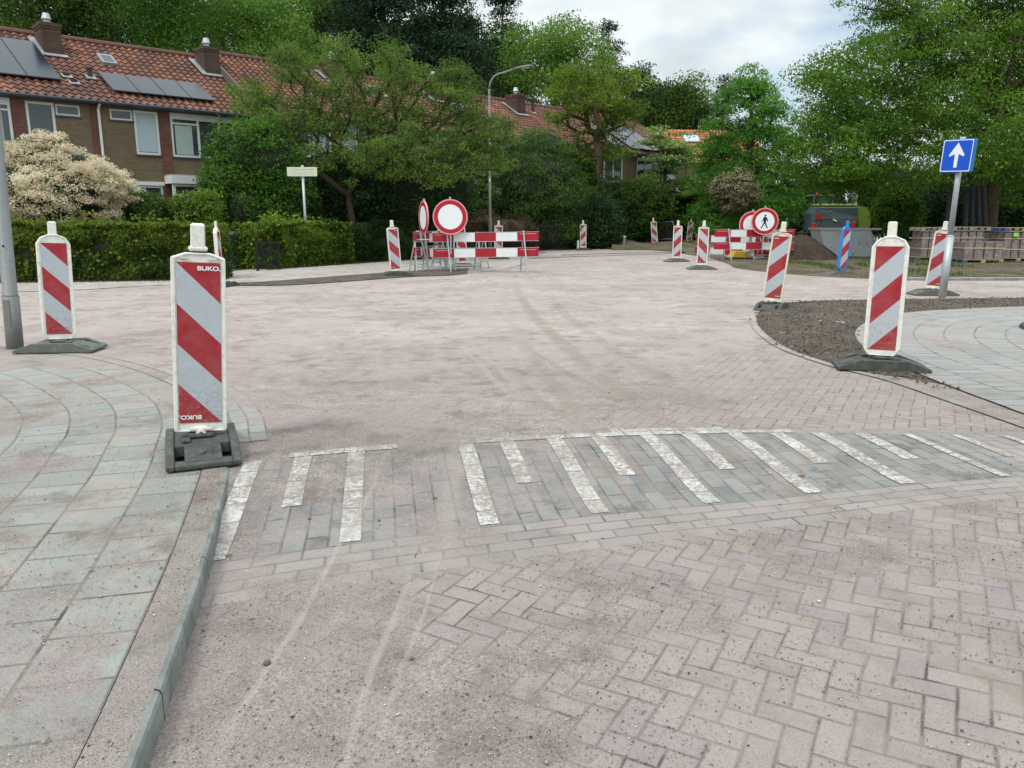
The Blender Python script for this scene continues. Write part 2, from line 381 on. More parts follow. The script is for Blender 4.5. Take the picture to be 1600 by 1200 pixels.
# ------------------------------------------------------------------ the ground
def sm(t): t = min(1, max(0, t)); return t*t*(3-2*t)
def yT(x): x = min(3.2, max(-2, x)); return 4.95+.2*x-.05*x*x
def yB(x): x = min(3.2, max(-2, x)); return 3.75+.29*x-.035*x*x
def zroad(x, y):
    lo = -.10+.07*sm((x-1)/2.2)
    return lo*(1-sm((y-yB(x))/(yT(x)-yB(x))))
def sheet(name, V, F, mat, uv=None, smooth=True):
    m = MB(); m.v = V; m.f = F; m.m = [0]*len(F); m.uv = uv; o = m.build(name, mat, smooth=smooth); tag(o, kind='structure'); return o
def grid_fn(name, xs, ys, z, mat):
    V = [(x, y, z(x, y)) for y in ys for x in xs]; n = len(xs)
    Fs = [(j*n+i, j*n+i+1, j*n+n+i+1, j*n+n+i) for j in range(len(ys)-1) for i in range(n-1)]
    return sheet(name, V, Fs, mat)
fr = lambda a, b, s: list(np.arange(a, b, s))
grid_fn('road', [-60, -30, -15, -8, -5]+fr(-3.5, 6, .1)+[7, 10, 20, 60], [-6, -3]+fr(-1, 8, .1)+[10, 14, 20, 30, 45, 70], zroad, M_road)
grid_fn('ground', [-900, -200, -60, 0, 60, 200, 900], [-300, -60, 0, 40, 100, 300, 1200], lambda x, y: -.2, M_garden)
def resample(pts, step=.12):
    P = [Vector((p[0], p[1], 0)) for p in pts]; Q = []
    for i in range(len(P)-1):                            # Catmull-Rom
        p0, p1, p2, p3 = P[max(i-1, 0)], P[i], P[i+1], P[min(i+2, len(P)-1)]
        n = max(1, int((p2-p1).length/step))
        for k in range(n):
            t = k/n
            Q.append(.5*((2*p1)+(p2-p0)*t+(2*p0-5*p1+4*p2-p3)*t*t+(3*p1-p0-3*p2+p3)*t**3))
    Q.append(P[-1]); return Q
def offset(Q, d):                                        # to the left of the direction of travel
    o = []
    for i, p in enumerate(Q):
        t = (Q[min(i+1, len(Q)-1)]-Q[max(i-1, 0)]).normalized(); o.append(p+Vector((-t.y, t.x, 0))*d)
    return o
def strip(name, A, B, m, z, mat, uvd=None, smooth=True):
    n = len(A); s = [0]
    for i in range(1, n): s.append(s[-1]+(A[i]-A[i-1]).length)
    V = []; U = []
    for j in range(m+1):
        for i in range(n):
            p = A[i].lerp(B[i], j/m); V.append((p.x, p.y, z(p.x, p.y, j/m))); U.append((s[i], (uvd or 1)*j/m))
    Fs = [(j*n+i, j*n+i+1, j*n+n+i+1, j*n+n+i) for j in range(m) for i in range(n-1)]
    if (B[0]-A[0]).cross(A[1]-A[0]).z > 0: Fs = [f[::-1] for f in Fs]
    return sheet(name, V, Fs, mat, U, smooth)
# left corner: kerb line K, going away from the camera and curling left; the pavement lies to its left
K = resample([(-.72, .2), (-.87, 1.0), (-1.025, 1.82), (-1.195, 2.56), (-1.335, 3.13), (-1.55, 3.92), (-1.72, 4.5), (-1.9, 5.0), (-2.13, 5.6), (-2.55, 6.35), (-3.16, 7.08),
              (-3.85, 7.75), (-4.6, 8.3), (-5.6, 8.8), (-7, 9.2), (-9, 9.45), (-14, 9.7), (-22, 9.7)], .1)
KI = offset(K, .155)
strip('pavement_left', KI, offset(K, 3.6+.155), 12, lambda x, y, t: .006, M_tile, 3.6)
Kf = offset(K, 3.7)
V = [(p.x, p.y, .002) for p in Kf]+[(-22, -3, .002), (-2.6, -3, .002)]
sheet('pavement_back', V, [tuple(range(len(V)))], M_tile, [(p[0], p[1]) for p in V])
def kerb(name, Q, wd, ztop, mat_top, mat_face, zb=-.16):
    n = len(Q); I = offset(Q, wd); I2 = offset(Q, .022); V = []; U = []; s = 0; S = []
    for i in range(n):
        if i: s += (Q[i]-Q[i-1]).length
        S.append(s)
    prof = lambda i: [(I[i], ztop-.03), (I[i], ztop), (I2[i], ztop), (offset_pt(Q, i, .006), ztop-.008), (Q[i], ztop-.022), (Q[i], zb)]
    m = 6
    for i in range(n):
        for k, (p, z) in enumerate(prof(i)): V.append((p.x, p.y, z)); U.append((S[i], k*.05))
    M = MB(); M.v = V; M.uv = U
    for i in range(n-1):
        for k in range(m-1):
            M.f.append((i*m+k, i*m+m+k, i*m+m+k+1, i*m+k+1)); M.m.append(0 if k < 2 else 1)
    o = M.build(name, [mat_top, mat_face]); tag(o, kind='structure'); return o
def offset_pt(Q, i, d):
    t = (Q[min(i+1, len(Q)-1)]-Q[max(i-1, 0)]).normalized(); return Q[i]+Vector((-t.y, t.x, 0))*d
kerb('kerb_left', K, .15, .010, M_kerb, M_kerbface)
# two gutter courses that run along the corner
M_band = paving('gutter_course', tile_base(.21, .115), bias=-.22, sandc=(.40, .34, .31))
Kb = [p for p in K if p.y > 4.85 and p.x > -6]
strip('gutter_band', offset(Kb, -.235), offset(Kb, -.004), 2, lambda x, y, t: zroad(x, y)+.004, M_band, .23)
# ramp with grey field and white stripes
xs = fr(-1.62, 5.2, .1); V = []; U = []; rows = []
def ramp_pt(a, b):       # a metres along, b 0..1 from the foot to the head of the ramp; the courses run slightly askew
    xb, xt = a+.16, a-.04
    x = xb+(xt-xb)*b; yb, yt = yB(xb), yT(xt)
    return x, yb+(yt-yb)*b
bs = [-.345, -.335, -.18, 0]+[i/12 for i in range(1, 12)]+[1, 1.1, 1.22]
for b in bs:
    for a in xs:
        x, y = ramp_pt(a, b); V.append((x, y, zroad(x, y)+(.004 if -.34 < b < 1.2 else -.006))); U.append((a, b if 0 <= b <= 1 else max(b, -.335)*1.2))
n = len(xs)
ro = sheet('road_ramp', V, [(j*n+i, j*n+i+1, j*n+n+i+1, j*n+n+i) for j in range(len(bs)-1) for i in range(n-1)], M_ramp, U)
def mark(a0, a1, b0, b1, along=False):
    m = 10; q = max(1, int((a1-a0)/.1)); V = []; U = []
    for j in range(m+1):
        for i in range(q+1):
            a = a0+(a1-a0)*i/q; b = b0+(b1-b0)*j/m; x, y = ramp_pt(a, b); V.append((x, y, zroad(x, y)+.008))
            U.append((.5, a) if along else (a0, b*1.22))
    n = q+1
    sheet('white_stripe', V, [(j*n+i, j*n+i+1, j*n+n+i+1, j*n+n+i) for j in range(m) for i in range(n-1)], M_white, U)
for i, a in enumerate([-1.54, -1.26, -.95, None, -.27, .0, .32, .62, .96, 1.25, 1.57, 1.86, 2.15, 2.44, 2.75, 3.07, 3.4]):
    if a is None: continue
    w_ = .10 if i not in (14, 15, 16) else .06
    short = i % 2 == 1
    mark(a-w_/2, a+w_/2, .42 if short else .02, .985)
mark(-1.35, -.70, .99, 1.07, True); mark(-.30, 2.0, .99, 1.07, True)
mark(.75, 1.55, 1.075, 1.14, True)

# right corner: strip of soil between the road and the tiled path
RD = resample([(3.75, 1.5), (3.72, 3.4), (3.68, 4.5), (3.62, 5.3), (3.52, 6.2), (3.42, 6.96), (3.2, 7.6), (3.06, 8.7), (3.2, 10.0), (3.5, 11.3), (3.95, 12.5), (4.6, 13.5), (5.5, 14.05), (7.35, 14.35), (9.7, 14.6), (14, 14.7), (20, 14.7)], .1)
SD = resample([(3.98, 1.5), (3.92, 3.4), (3.88, 4.8), (3.87, 5.8), (3.86, 6.6), (3.88, 7.3), (3.95, 8.3), (4.15, 9.1), (4.45, 9.9), (4.9, 10.7), (5.5, 11.5), (6.3, 12.15), (7.3, 12.6), (8.7, 13.0), (11, 13.5), (14, 13.75), (20, 13.8)], .1)
def samen(A, n):
    L = [0]
    for i in range(1, len(A)): L.append(L[-1]+(A[i]-A[i-1]).length)
    o = []; j = 0
    for k in range(n):
        t = L[-1]*k/(n-1)
        while j < len(L)-2 and L[j+1] < t: j += 1
        o.append(A[j].lerp(A[j+1], (t-L[j])/max(1e-6, L[j+1]-L[j])))
    return o
def closest_pairs(A, B):
    out_ = []; j = 0
    for p in A:
        while j < len(B)-1 and (B[j+1]-p).length < (B[j]-p).length: j += 1
        out_.append(B[j].copy())
    return out_
nA = 220; RDs = samen(RD, nA); SDs = samen(SD, nA)
def dz(x, y, t):
    e = math.sin(PI*min(1, max(0, t)))**.5
    return .002+zroad(x, y)*.6+e*(.03+.05*noise.noise((x*1.3, y*1.3, 0))+.03*noise.noise((x*6, y*6, 2)))
RDi = offset(RDs, -.10)
strip('kerb_edging', RDs, RDi, 1, lambda x, y, t: zroad(x, y)+.010, M_kerb, .1)
kn = [i for i, q_ in enumerate(RDi) if q_.y > 7.25][0]
strip('soil_strip', RDi[kn:], SDs[kn:], 26, dz, M_dirt)
M_sandy = paving('sand_margin', lambda N: ((.27, .225, .19, 1), 0., .5), bias=.2)
strip('sand_margin', RDi[:kn+1], SDs[:kn+1], 8, lambda x, y, t: dz(x, y, t)*.5+.004, M_sandy)
SDs2 = SDs
strip('pavement_right', SDs2, offset(SDs2, -2.72), 10, lambda x, y, t: .016, M_tile_r, 2.72)
Q = offset(SDs2, -2.6)
V = [(p.x, p.y, .012) for p in Q if p.x > 5.5]+[(20, 3, .012), (7, 3, .012)]
sheet('pavement_right_back', V, [tuple(range(len(V)))], M_tile_r, [(p[0], p[1]) for p in V])

# far side, left: pavement between the road and the gardens
FL = resample([(-40, 11.5), (-22, 14.0), (-10.4, 15.7), (-8.2, 17.2), (-6.5, 18.0), (-3.33, 20.3), (-1.6, 21.2), (-.4, 22.6), (.3, 25.5), (.6, 30), (.9, 36), (1.6, 40), (4, 43), (9, 48), (16, 56)], .4)
GL = resample([(-42, 14.2), (-24, 16.6), (-12, 18.3), (-9.2, 18.7), (-8.1, 21.5), (-7.6, 23.2), (-5.2, 26.0), (-3.8, 28.6), (-2.3, 30.5), (-.9, 34), (-.2, 38), (1.2, 42), (3.2, 45), (8, 50), (15, 58)], .4)
FLs, GLs = samen(FL, 120), samen(GL, 120)
M_tile_far = paving('far_tiles', tile_base(.30, .30), bias=-.05, sandc=(.43, .385, .345))
strip('pavement_far', FLs, GLs, 4, lambda x, y, t: .010, M_tile_far, 2.5)
FE = resample([at(352, 447), at(450, 446), at(560, 439), at(640, 433), at(700, 431), at(730, 428)], .2)
FI = resample([at(352, 446.4), at(450, 438), at(560, 429.5), at(640, 424), at(700, 421), at(732, 420)], .2)
FEs, FIs = samen(FE, 60), samen(FI, 60)
strip('soil_bed', FEs, FIs, 8, lambda x, y, t: .016+.03*math.sin(PI*t)*(1+noise.noise((x*2, y*2, 1))), M_dirt)
g2 = [(p.x, p.y, .006) for p in GLs]+[(60, 90, .006), (-90, 90, .006), (-90, 20, .006)]
sheet('garden_ground', g2, [tuple(range(len(g2)))], M_garden)
# far side, right: trodden verge with machines and pallets
RE = [at(1075, 398), at(1110, 404), at(1138, 413), at(1150, 419), at(1200, 425.5), at(1270, 431.5), at(1340, 435), at(1400, 437), at(1600, 437.5), (20, 19), (40, 18.5)]
REs = resample(RE, .3)
V = [(p.x, p.y, 0) for p in REs]
top_ = [Vector((7+(i/40)*50, 62, 0)) for i in range(41)]
A_ = samen(REs, 120); B_ = [Vector((9+i/119*45, 58-i*.1, 0)) for i in range(120)]
def dz2(x, y, t):
    e = min(1, t*30)
    return .004+e*(.05+.07*noise.noise((x*.5, y*.5, 3))+.03*noise.noise((x*2.5, y*2.5, 2)))
strip('soil_verge', A_, B_, 60, dz2, M_dirt_far)
RK = resample([at(1395, 438), at(1480, 438.5), at(1600, 438.5), (20, 18.9), (30, 18.6)], .3)
kerb('kerb_far', RK, .15, .07, M_kerb, M_kerbface, -.02)
V2 = resample([at(830, 404), at(880, 402), at(960, 399.5), at(1040, 397), (10, 36)], .4)
V3 = offset(V2, .16)
M_gap = plain('open_joint', (.05, .042, .036), .95)
strip('channel', V2, V3, 1, lambda x, y, t: .008, M_gap)
V4 = resample([at(880, 399), at(960, 396.5), at(1060, 394.5), (12.5, 38)], .4)
strip('channel', V4, offset(V4, .22), 1, lambda x, y, t: .014, M_gap)
# broken edge of the dug-up footway
T1 = samen(resample([at(955, 391), at(1010, 391), at(1060, 394), at(1110, 397)], .4), 60); T2 = samen(resample([at(965, 386), at(1020, 382), at(1080, 380), at(1130, 380)], .4), 60)
strip('dug_soil', T1, T2, 16, lambda x, y, t: .02+.26*math.sin(PI*min(1, t*1.0))**.6*(1+.8*noise.noise((x*.9, y*.9, 5))), M_dirt_far)

# ------------------------------------------------------------------ materials of the things
def retro(name, c):
    N = NT(name); o = N.obj(); v = N.noise(o, 7, 6, .7); z = N.sep(o)[2]
    cc = N.mix(N.ramp(v, .35, .75, 0, .22), (*c, 1), (.30, .27, .24, 1))
    cell = N.ramp(N.vor(o, 95, 'DISTANCE_TO_EDGE'), .02, .07, .80, 1.)           # cells of the reflective foil
    cc = N.scale(cc, cell)
    scr = N.ramp(N.noise(o, 30, 5, .75, stretch=(1, 1, .12), loc=(4, 0, 0)), .66, .70)
    cc = N.mix(N.m('MULTIPLY', scr, .35), cc, (.55, .52, .48))
    mud = N.m('MULTIPLY', N.ramp(z, .0, .45, 1., 0.), N.ramp(N.noise(o, 38, 5, .8, loc=(0, 0, 5)), .50, .62))
    cc = N.mix(N.m('MULTIPLY', mud, .65), cc, (.26, .21, .17))
    return N.fin(cc, N.ramp(v, .3, .7, .28, .5), 0., None, .5)
M_red = retro('red_sheeting', (.36, .010, .022)); M_silver = retro('white_sheeting', (.47, .51, .55))
M_plast = plain('white_plastic', (.78, .77, .70), .42, var=.07, dirt=.40, dirtc=(.36, .31, .25))
M_plast2 = plain('yellowed_plastic', (.74, .70, .56), .45, var=.08, dirt=.35, dirtc=(.36, .30, .22))
M_blue = plain('blue_plastic', (.02, .22, .62), .4, var=.08, dirt=.2)
M_rubber = plain('recycled_rubber', (.055, .062, .056), .8, var=.25, dirt=.45, dirtc=(.17, .15, .125), bumpy=.6)
M_rubber2 = plain('dusty_rubber', (.11, .12, .105), .85, var=.22, dirt=.5, dirtc=(.22, .20, .17), bumpy=.6)
M_rubbere = plain('rubber_letter', (.09, .095, .088), .75)
M_galv = plain('galvanised_steel', (.44, .48, .49), .48, .45, var=.14, sc=10, dirt=.2, dirtc=(.26, .24, .21))
M_galv_md = plain('dull_galvanised', (.25, .26, .26), .5, .4, var=.18, sc=8, dirt=.25)
M_galv_dk = plain('weathered_zinc', (.20, .21, .20), .6, .3, var=.2, sc=8, dirt=.35)
M_bwhite = plain('board_white', (.74, .76, .75), .45, var=.06, dirt=.22, dirtc=(.42, .38, .33))
M_bred = plain('board_red', (.35, .008, .024), .4, var=.10, dirt=.12, dirtc=(.3, .12, .10))
M_signblue = plain('sign_blue', (.004, .085, .56), .35, var=.04)
M_signedge = plain('sign_edge_blue', (.01, .16, .42), .45, var=.1)
M_signwhite = plain('sign_white', (.78, .81, .83), .35, var=.03)
M_signred = plain('sign_red', (.43, .010, .026), .35, var=.04)
M_signpink = plain('sign_rim', (.70, .30, .30), .4, var=.05)
M_black = plain('black_paint', (.012, .012, .013), .5, var=.2)
M_dark = plain('dark_metal', (.035, .038, .042), .5, .3, var=.25, dirt=.3)
M_cream = plain('cream_enamel', (.62, .64, .50), .5, var=.06, dirt=.15)
M_creamd = plain('faded_letter', (.42, .44, .35), .6)
M_wood = plain('pallet_wood', (.46, .33, .19), .8, var=.25, sc=12, dirt=.4, dirtc=(.22, .16, .1))
M_woodg = plain('grey_wood', (.32, .28, .22), .85, var=.25, sc=12, dirt=.4, dirtc=(.16, .13, .1))
M_bluew = plain('blue_block', (.03, .10, .28), .7, var=.2)

def text_obj(txt, size, mat, parent, loc, rot, bold=.012, depth=.0008, sx=1.25):
    cu = bpy.data.curves.new('lettering', 'FONT'); cu.body = txt; cu.size = size; cu.extrude = depth; cu.offset = bold*size; cu.align_x = 'CENTER'; cu.align_y = 'CENTER'
    t = bpy.data.objects.new('lettering', cu); col.objects.link(t)
    me = bpy.data.meshes.new_from_object(t.evaluated_get(bpy.context.evaluated_depsgraph_get()))
    bpy.data.objects.remove(t); me.materials.clear(); me.materials.append(mat)
    o = bpy.data.objects.new('lettering', me); col.objects.link(o); o.parent = parent
    o.location = loc; o.rotation_euler = rot; o.scale = (sx, 1, 1); return o

# ------------------------------------------------------------------ striped guide beacons
def rounded(poly, r, n=2):
    o = []; m = len(poly)
    for i in range(m):
        p = Vector(poly[i]); a = (Vector(poly[i-1])-p); b = (Vector(poly[(i+1) % m])-p)
        k = min(r, a.length*.45, b.length*.45); A, B = p+a.normalized()*k, p+b.normalized()*k
        for q in range(n+1):
            t = q/n; o.append(tuple(A*(1-t)**2+p*2*t*(1-t)+B*t*t))
    return o
def stripes_mb(mir, y, w_=.25, h=1.0, sgn=-1):
    """sheet of diagonal bands, red at both ends; upper corner red; mir: bands run up to the right"""
    m = MB(); p = .25; slope = 1.0
    # band k lies between lines z = z0+k*p and z = z0+(k+1)*p at the left edge, dropping by w_*slope to the right
    def clip(poly, f):
        o = []
        for i in range(len(poly)):
            a, b = poly[i], poly[(i+1) % len(poly)]; fa, fb = f(a), f(b)
            if fa >= 0: o.append(a)
            if fa*fb < 0: t = fa/(fa-fb); o.append((a[0]+(b[0]-a[0])*t, a[1]+(b[1]-a[1])*t))
        return o
    rect = [(-w_/2, 0), (w_/2, 0), (w_/2, h), (-w_/2, h)]
    for k in range(5):
        lo, hi = k*p, (k+1)*p
        f1 = lambda q: q[1]+slope*(q[0]+w_/2)-lo
        f2 = lambda q: hi-(q[1]+slope*(q[0]+w_/2))
        poly = clip(clip(rect, f1), f2)
        if len(poly) < 3: continue
        if mir: poly = [(-a, b) for a, b in poly][::-1]
        vs = [(a, y, b) for a, b in poly]; f = tuple(range(len(vs)))
        m.add(vs, [f if sgn < 0 else f[::-1]], 0 if k % 2 == 0 else 1)
    return m
def foot_mb():
    m = MB(); L_, W_, h = .42, .21, .105
    prof = [(-L_, .0), (-L_, .03), (-.21, h), (.21, h), (L_, .03), (L_, 0)]
    # rails and centre plank with slots left open between them
    for y0, y1 in ((-W_, -W_+.05), (W_-.05, W_)):
        m.prism(prof, y0, y1)
    m.prism([(-.20, .02), (-.20, h-.012), (.20, h-.012), (.20, .02)], -W_+.05, W_-.05)
    for s in (-1, 1):
        m.prism([(s*.20, .015), (s*.20, h-.012), (s*(L_-.03), .045), (s*(L_-.03), .015)][::s], -.105, .105)
        m.prism([(s*(L_-.06), .0), (s*(L_-.06), .046), (s*L_, .03), (s*L_, 0)][::s], -W_+.05, W_-.05)
    m.box((0, 0, h+.004), (.16, .15, .022)); m.box((-.13, .09, h), (.07, .05, .02)); m.box((.13, -.09, h), (.07, .05, .02))
    return m
N_BEV = .02
def make_beacon(label, mir, mat, square=False, text=None, footmat=None, seethrough=False):
    root = empty('guide_beacon'); tag(root, label, 'beacon')
    ft = soften(foot_mb().build('foot', footmat or M_rubber, root), .008)
    if square: out_ = [(-.155, .0), (.155, .0), (.155, 1.085), (.07, 1.115), (-.07, 1.115), (-.155, 1.085)]; dep = .055
    else: out_ = [(-.12, .0), (.12, .0), (.165, .07), (.165, 1.05), (.12, 1.12), (.045, 1.15), (-.045, 1.15), (-.12, 1.12), (-.165, 1.05), (-.165, .07)]; dep = .075
    body = MB(); rp = rounded(out_, .012)
    n = len(rp); k = .93
    # body with raised rim round a recessed face, both sides
    cz = .56
    def ring(s, y): return [((x*s[0]), y, cz+(z-cz)*s[1]) for x, z in rp]
    layers = [ring((k*.93, .985), -dep/2+.008), ring((k*.93, .985), -dep/2), ring((.97, .993), -dep/2), ring((1, 1), -dep/2+.012), ring((1, 1), dep/2-.012), ring((.97, .993), dep/2), ring((k*.93, .985), dep/2), ring((k*.93, .985), dep/2-.008)]
    vs = [q for l in layers for q in l]; fs = []
    for a in range(len(layers)-1):
        for i in range(n):
            j = (i+1) % n; fs.append((a*n+i, a*n+j, a*n+n+j, a*n+n+i))
    fs.append(tuple(range(n-1, -1, -1))); fs.append(tuple(range((len(layers)-1)*n, len(layers)*n)))
    body.add(vs, fs)
    pn = body.build('panel', mat, root); pn.location = (0, 0, .125)
    hd = MB(); hd.box((0, 0, 1.21), (.082, .05, .16), bev=.012); hd.box((0, 0, 1.14), (.11, .056, .03), bev=.01)
    for s in (-1, 1): hd.box((s*.075, -dep/2-.002, 1.085), (.05, .006, .008)) if square else None
    hd.build('grip', mat, pn)
    pg = MB(); pg.box((0, 0, -.03), (.07, .05, .14), bev=.01)
    if square: pg.box((0, -dep/2-.006, .02), (.13, .012, .02), bev=.004); pg.tube([(0, -dep/2+.01, -.012), (0, -dep/2-.022, -.012)], .030, 14)
    pg.build('peg', mat, pn)
    if square:
        b = MB(); b.tube([(0, -dep/2-.016, -.012), (0, -dep/2-.028, -.012)], .016, 12); b.build('bolt', M_dark, pn)
    for sgn in (-1, 1):
        st = stripes_mb(mir if sgn < 0 else not mir, sgn*(dep/2-.0045), sgn=sgn)
        o = st.build('striped_sheeting', [M_red, M_silver], pn); o.location = (0, 0, .058)
    if text:
        y = -(dep/2-.004)
        x = .060 if not mir else -.060
        text_obj(text, .036*text_s, M_signwhite, pn, (x*text_x, y-.0015, 1.022), (PI/2, 0, 0), .03)
        text_obj(text, .036*text_s, M_signwhite, pn, (-x*text_x, y-.0015, .096), (PI/2, PI, 0), .03)
    return root, pn, ft
text_s, text_x = 1.0, 1.0
# pixel of the foot's middle, facing, lean sideways, lean fore/aft, mirrored stripes, foot turned, kind
BEAC = [
 ((317, 706), 2, 3.6, -1, False, 113, 'near', 'beacon on the left kerb corner, largest beacon of all'),
 ((96, 549), 8, 2.6, 1, False, 6, 'chamfer', 'striped beacon beside the thick grey lamp pole on the left pavement'),
 ((346, 448), 80, -4, 0, False, 75, 'chamfer', 'white beacon seen edge on behind the largest beacon, by the gap in the hedges'),
 ((619, 432), 20, -3.6, 0, False, 20, 'square', 'striped beacon leaning over at the left end of the dark soil bed'),
 ((724, 417), 10, -5, 0, False, 10, 'square', 'striped beacon half hidden behind the large round sign on the barrier'),
 ((778.5, 405), 0, 1, 0, False, 0, 'square', 'striped beacon standing behind the long barrier at the foot of the street lamp'),
 ((911, 391), 0, -1, 0, True, 0, 'square', 'striped beacon standing alone before the dark rhododendron'),
 ((1023, 387), 5, -6, 0, False, 0, 'square', 'striped beacon at the left end of the wire mesh barrier, in the dug soil'),
 ((1057, 409), 0, 0, 0, True, 20, 'square', 'striped beacon between the dug soil and the beacon with the long dark foot'),
 ((1096, 421), 0, 0.6, 0, False, 0, 'square', 'striped beacon on a long dark foot, left of the pedestrian sign barrier'),
 ((1076, 384), 0, 4, 0, True, 0, 'chamfer', 'rounded striped beacon leaning at the right end of the wire mesh barrier'),
 ((1127, 386), 0, 5, 0, True, 0, 'chamfer', 'small rounded beacon whose head shows above the boards of the right hand barrier'),
 ((1224, 382), 0, 4, 0, True, 0, 'square', 'shadowed beacon far behind the pedestrian sign'),
 ((1205, 483), -8, 4.8, 0, True, 62, 'square', 'leaning yellowed beacon at the tip of the soil island'),
 ((1374, 577), -4, -0.5, 1, True, -14, 'chamfer', 'large beacon in the front corner of the right hand tiled path'),
 ((1314, 430), 48, 4, 0, True, 0, 'blue', 'bright blue framed beacon before the steel bucket'),
 ((1457, 461), -8, 4, 0, True, -4, 'square', 'striped beacon right beside the one way sign post'),
]
for i, (px, face, lean, fa, mir, frz, kind, lab) in enumerate(BEAC):
    x, y = at(*px)
    mat = M_blue if kind == 'blue' else (M_plast2 if i == 13 else M_plast)
    text_s, text_x = (1., 1.) if kind == 'near' else (.55, 1.2)
    r, pn, ft = make_beacon(lab, mir, mat, square=kind in ('near', 'square'), text='BUKO.' if kind in ('near',) or i in (3, 8, 9, 13, 16) else None, footmat=M_rubber2 if i in (1, 4, 8, 9, 15, 16) else None)
    az_ = math.atan2(x, y)
    r.location = (x, y, .016 if i in (0, 1, 14) else .02 if i in (3, 7) else .004)
    r['group'] = 'striped guide beacons set out round the junction'
    # face 0 looks at the camera
    pn.rotation_euler = (R(-fa*1.0), R(lean), R(face)-az_*.9)
    ft.rotation_euler = (0, 0, R(frz))
    if kind == 'near':
        text_obj('BUKO', .05, M_rubbere, ft, (-.315, 0, .071), (R(0), R(-20), R(-90)), .01, .003, 1.3)
    if i in (7, 10, 11, 12): r.location.z = .12
r_ = None

# ------------------------------------------------------------------ board barriers on A-frame legs
def make_barrier(label, segs='rwrwr', seg=.56, legs=(.14, .86), splay=.26, h=1.10, bh=.235, gap=.43, lean=0):
    root = empty('board_barrier'); tag(root, label, 'barrier', 'red and white board barriers')
    W_ = seg*len(segs)
    for k, top in enumerate((h, h-gap)):
        m = MB(); 
        for i, c in enumerate(segs):
            a = -W_/2+i*seg
            m.box2((a, -.014, top-bh), (a+seg, .014, top), 0 if c == 'r' else 1)
        bd = m.build('board', [M_bred, M_bwhite], root)
        e = MB(); e.box2((-W_/2-.012, -.02, top-bh-.012), (W_/2+.012, .02, top-bh-.001)); e.box2((-W_/2-.012, -.02, top+.001), (W_/2+.012, .02, top+.012))
        e.build('edge_strip', M_galv, bd)
        for i, c in enumerate(segs):
            if c == 'r' and i in (0, len(segs)-1): g = MB(); a = -W_/2+i*seg; g.box2((a+.08, -.0165, top-.055), (a+seg-.07, -.0145, top-.040)); g.build('reflective_strip', M_signpink, bd)
    for f in legs:
        x = -W_/2+W_*f
        m = MB()
        for s in (-1, 1):
            m.tube([(x, s*.04, h+.02), (x-s*.10, s*splay, .0)], .021, 6)
            m.box((x-s*.10, s*splay, .01), (.07, .05, .02))
        m.tube([(x+.08, -splay*.82, .20), (x-.08, splay*.82, .20)], .014, 6)
        m.box((x, 0, h+.02), (.05, .11, .04))
        m.build('leg_frame', M_galv, root)
    return root
def place(o, xy, rz, z=0., rx=0., ry=0.):
    o.location = (xy[0], xy[1], z); o.rotation_euler = (rx, ry, rz); return o
a_ = at(722, 420); b_ = at(810, 419)
place(make_barrier('red and white barrier nearest the camera, longest boards, in the left group', seg=.585), (-.72, 21.6), R(-1), ry=R(-.8))
place(make_barrier('barrier turned end on under the narrow round sign in the left group', seg=.50), (-2.45, 23.1), R(76))
place(make_barrier('barrier standing close behind the one under the large round sign', seg=.42, h=1.06), (-1.75, 22.6), R(4))
place(make_barrier('folded barrier stored behind the left group, mostly legs in view', seg=.40, h=1.04), (-1.55, 23.4), R(10))
place(make_barrier('front barrier of the right group, carrying the pedestrian sign', seg=.55, legs=(.17, .80), splay=.30), (8.42, 27.2), R(-2))
place(make_barrier('sunken barrier showing below the boards of the right hand one', seg=.55, h=.86), (8.0, 28.4), R(4), ry=R(2.2))
place(make_barrier('barrier turned away at the back of the right group', seg=.5, h=1.02), (9.6, 28.6), R(50))
# loose trestles lying by the soil
def trestle(label, xy, rz, w_=1.1):
    root = empty('trestle', (xy[0], xy[1], .01), rz); tag(root, label, 'trestle', 'bare galvanised trestles')
    for s in (-1, 1):
        for f in (-.3, .3): m = MB(); m.tube([(s*w_/2, f, 0), (s*w_/2, 0, .9)], .018, 6); m.build('leg', M_galv, root)
    m = MB(); m.tube([(-w_/2, -.26, .12), (w_/2, -.26, .12)], .014, 6); m.tube([(-w_/2, 0, .88), (w_/2, 0, .88)], .018, 6); m.tube([(-w_/2, .26, .12), (w_/2, .26, .12)], .014, 6)
    m.build('cross_bar', M_galv, root); return root
trestle('galvanised trestle under the left hand red and white boards', (-2.2, 22.2), R(12))
trestle('galvanised trestle tucked behind the large round sign', (-1.5, 22.9), R(-8))
trestle('galvanised trestle below the pedestrian sign', (8.9, 27.7), R(20))

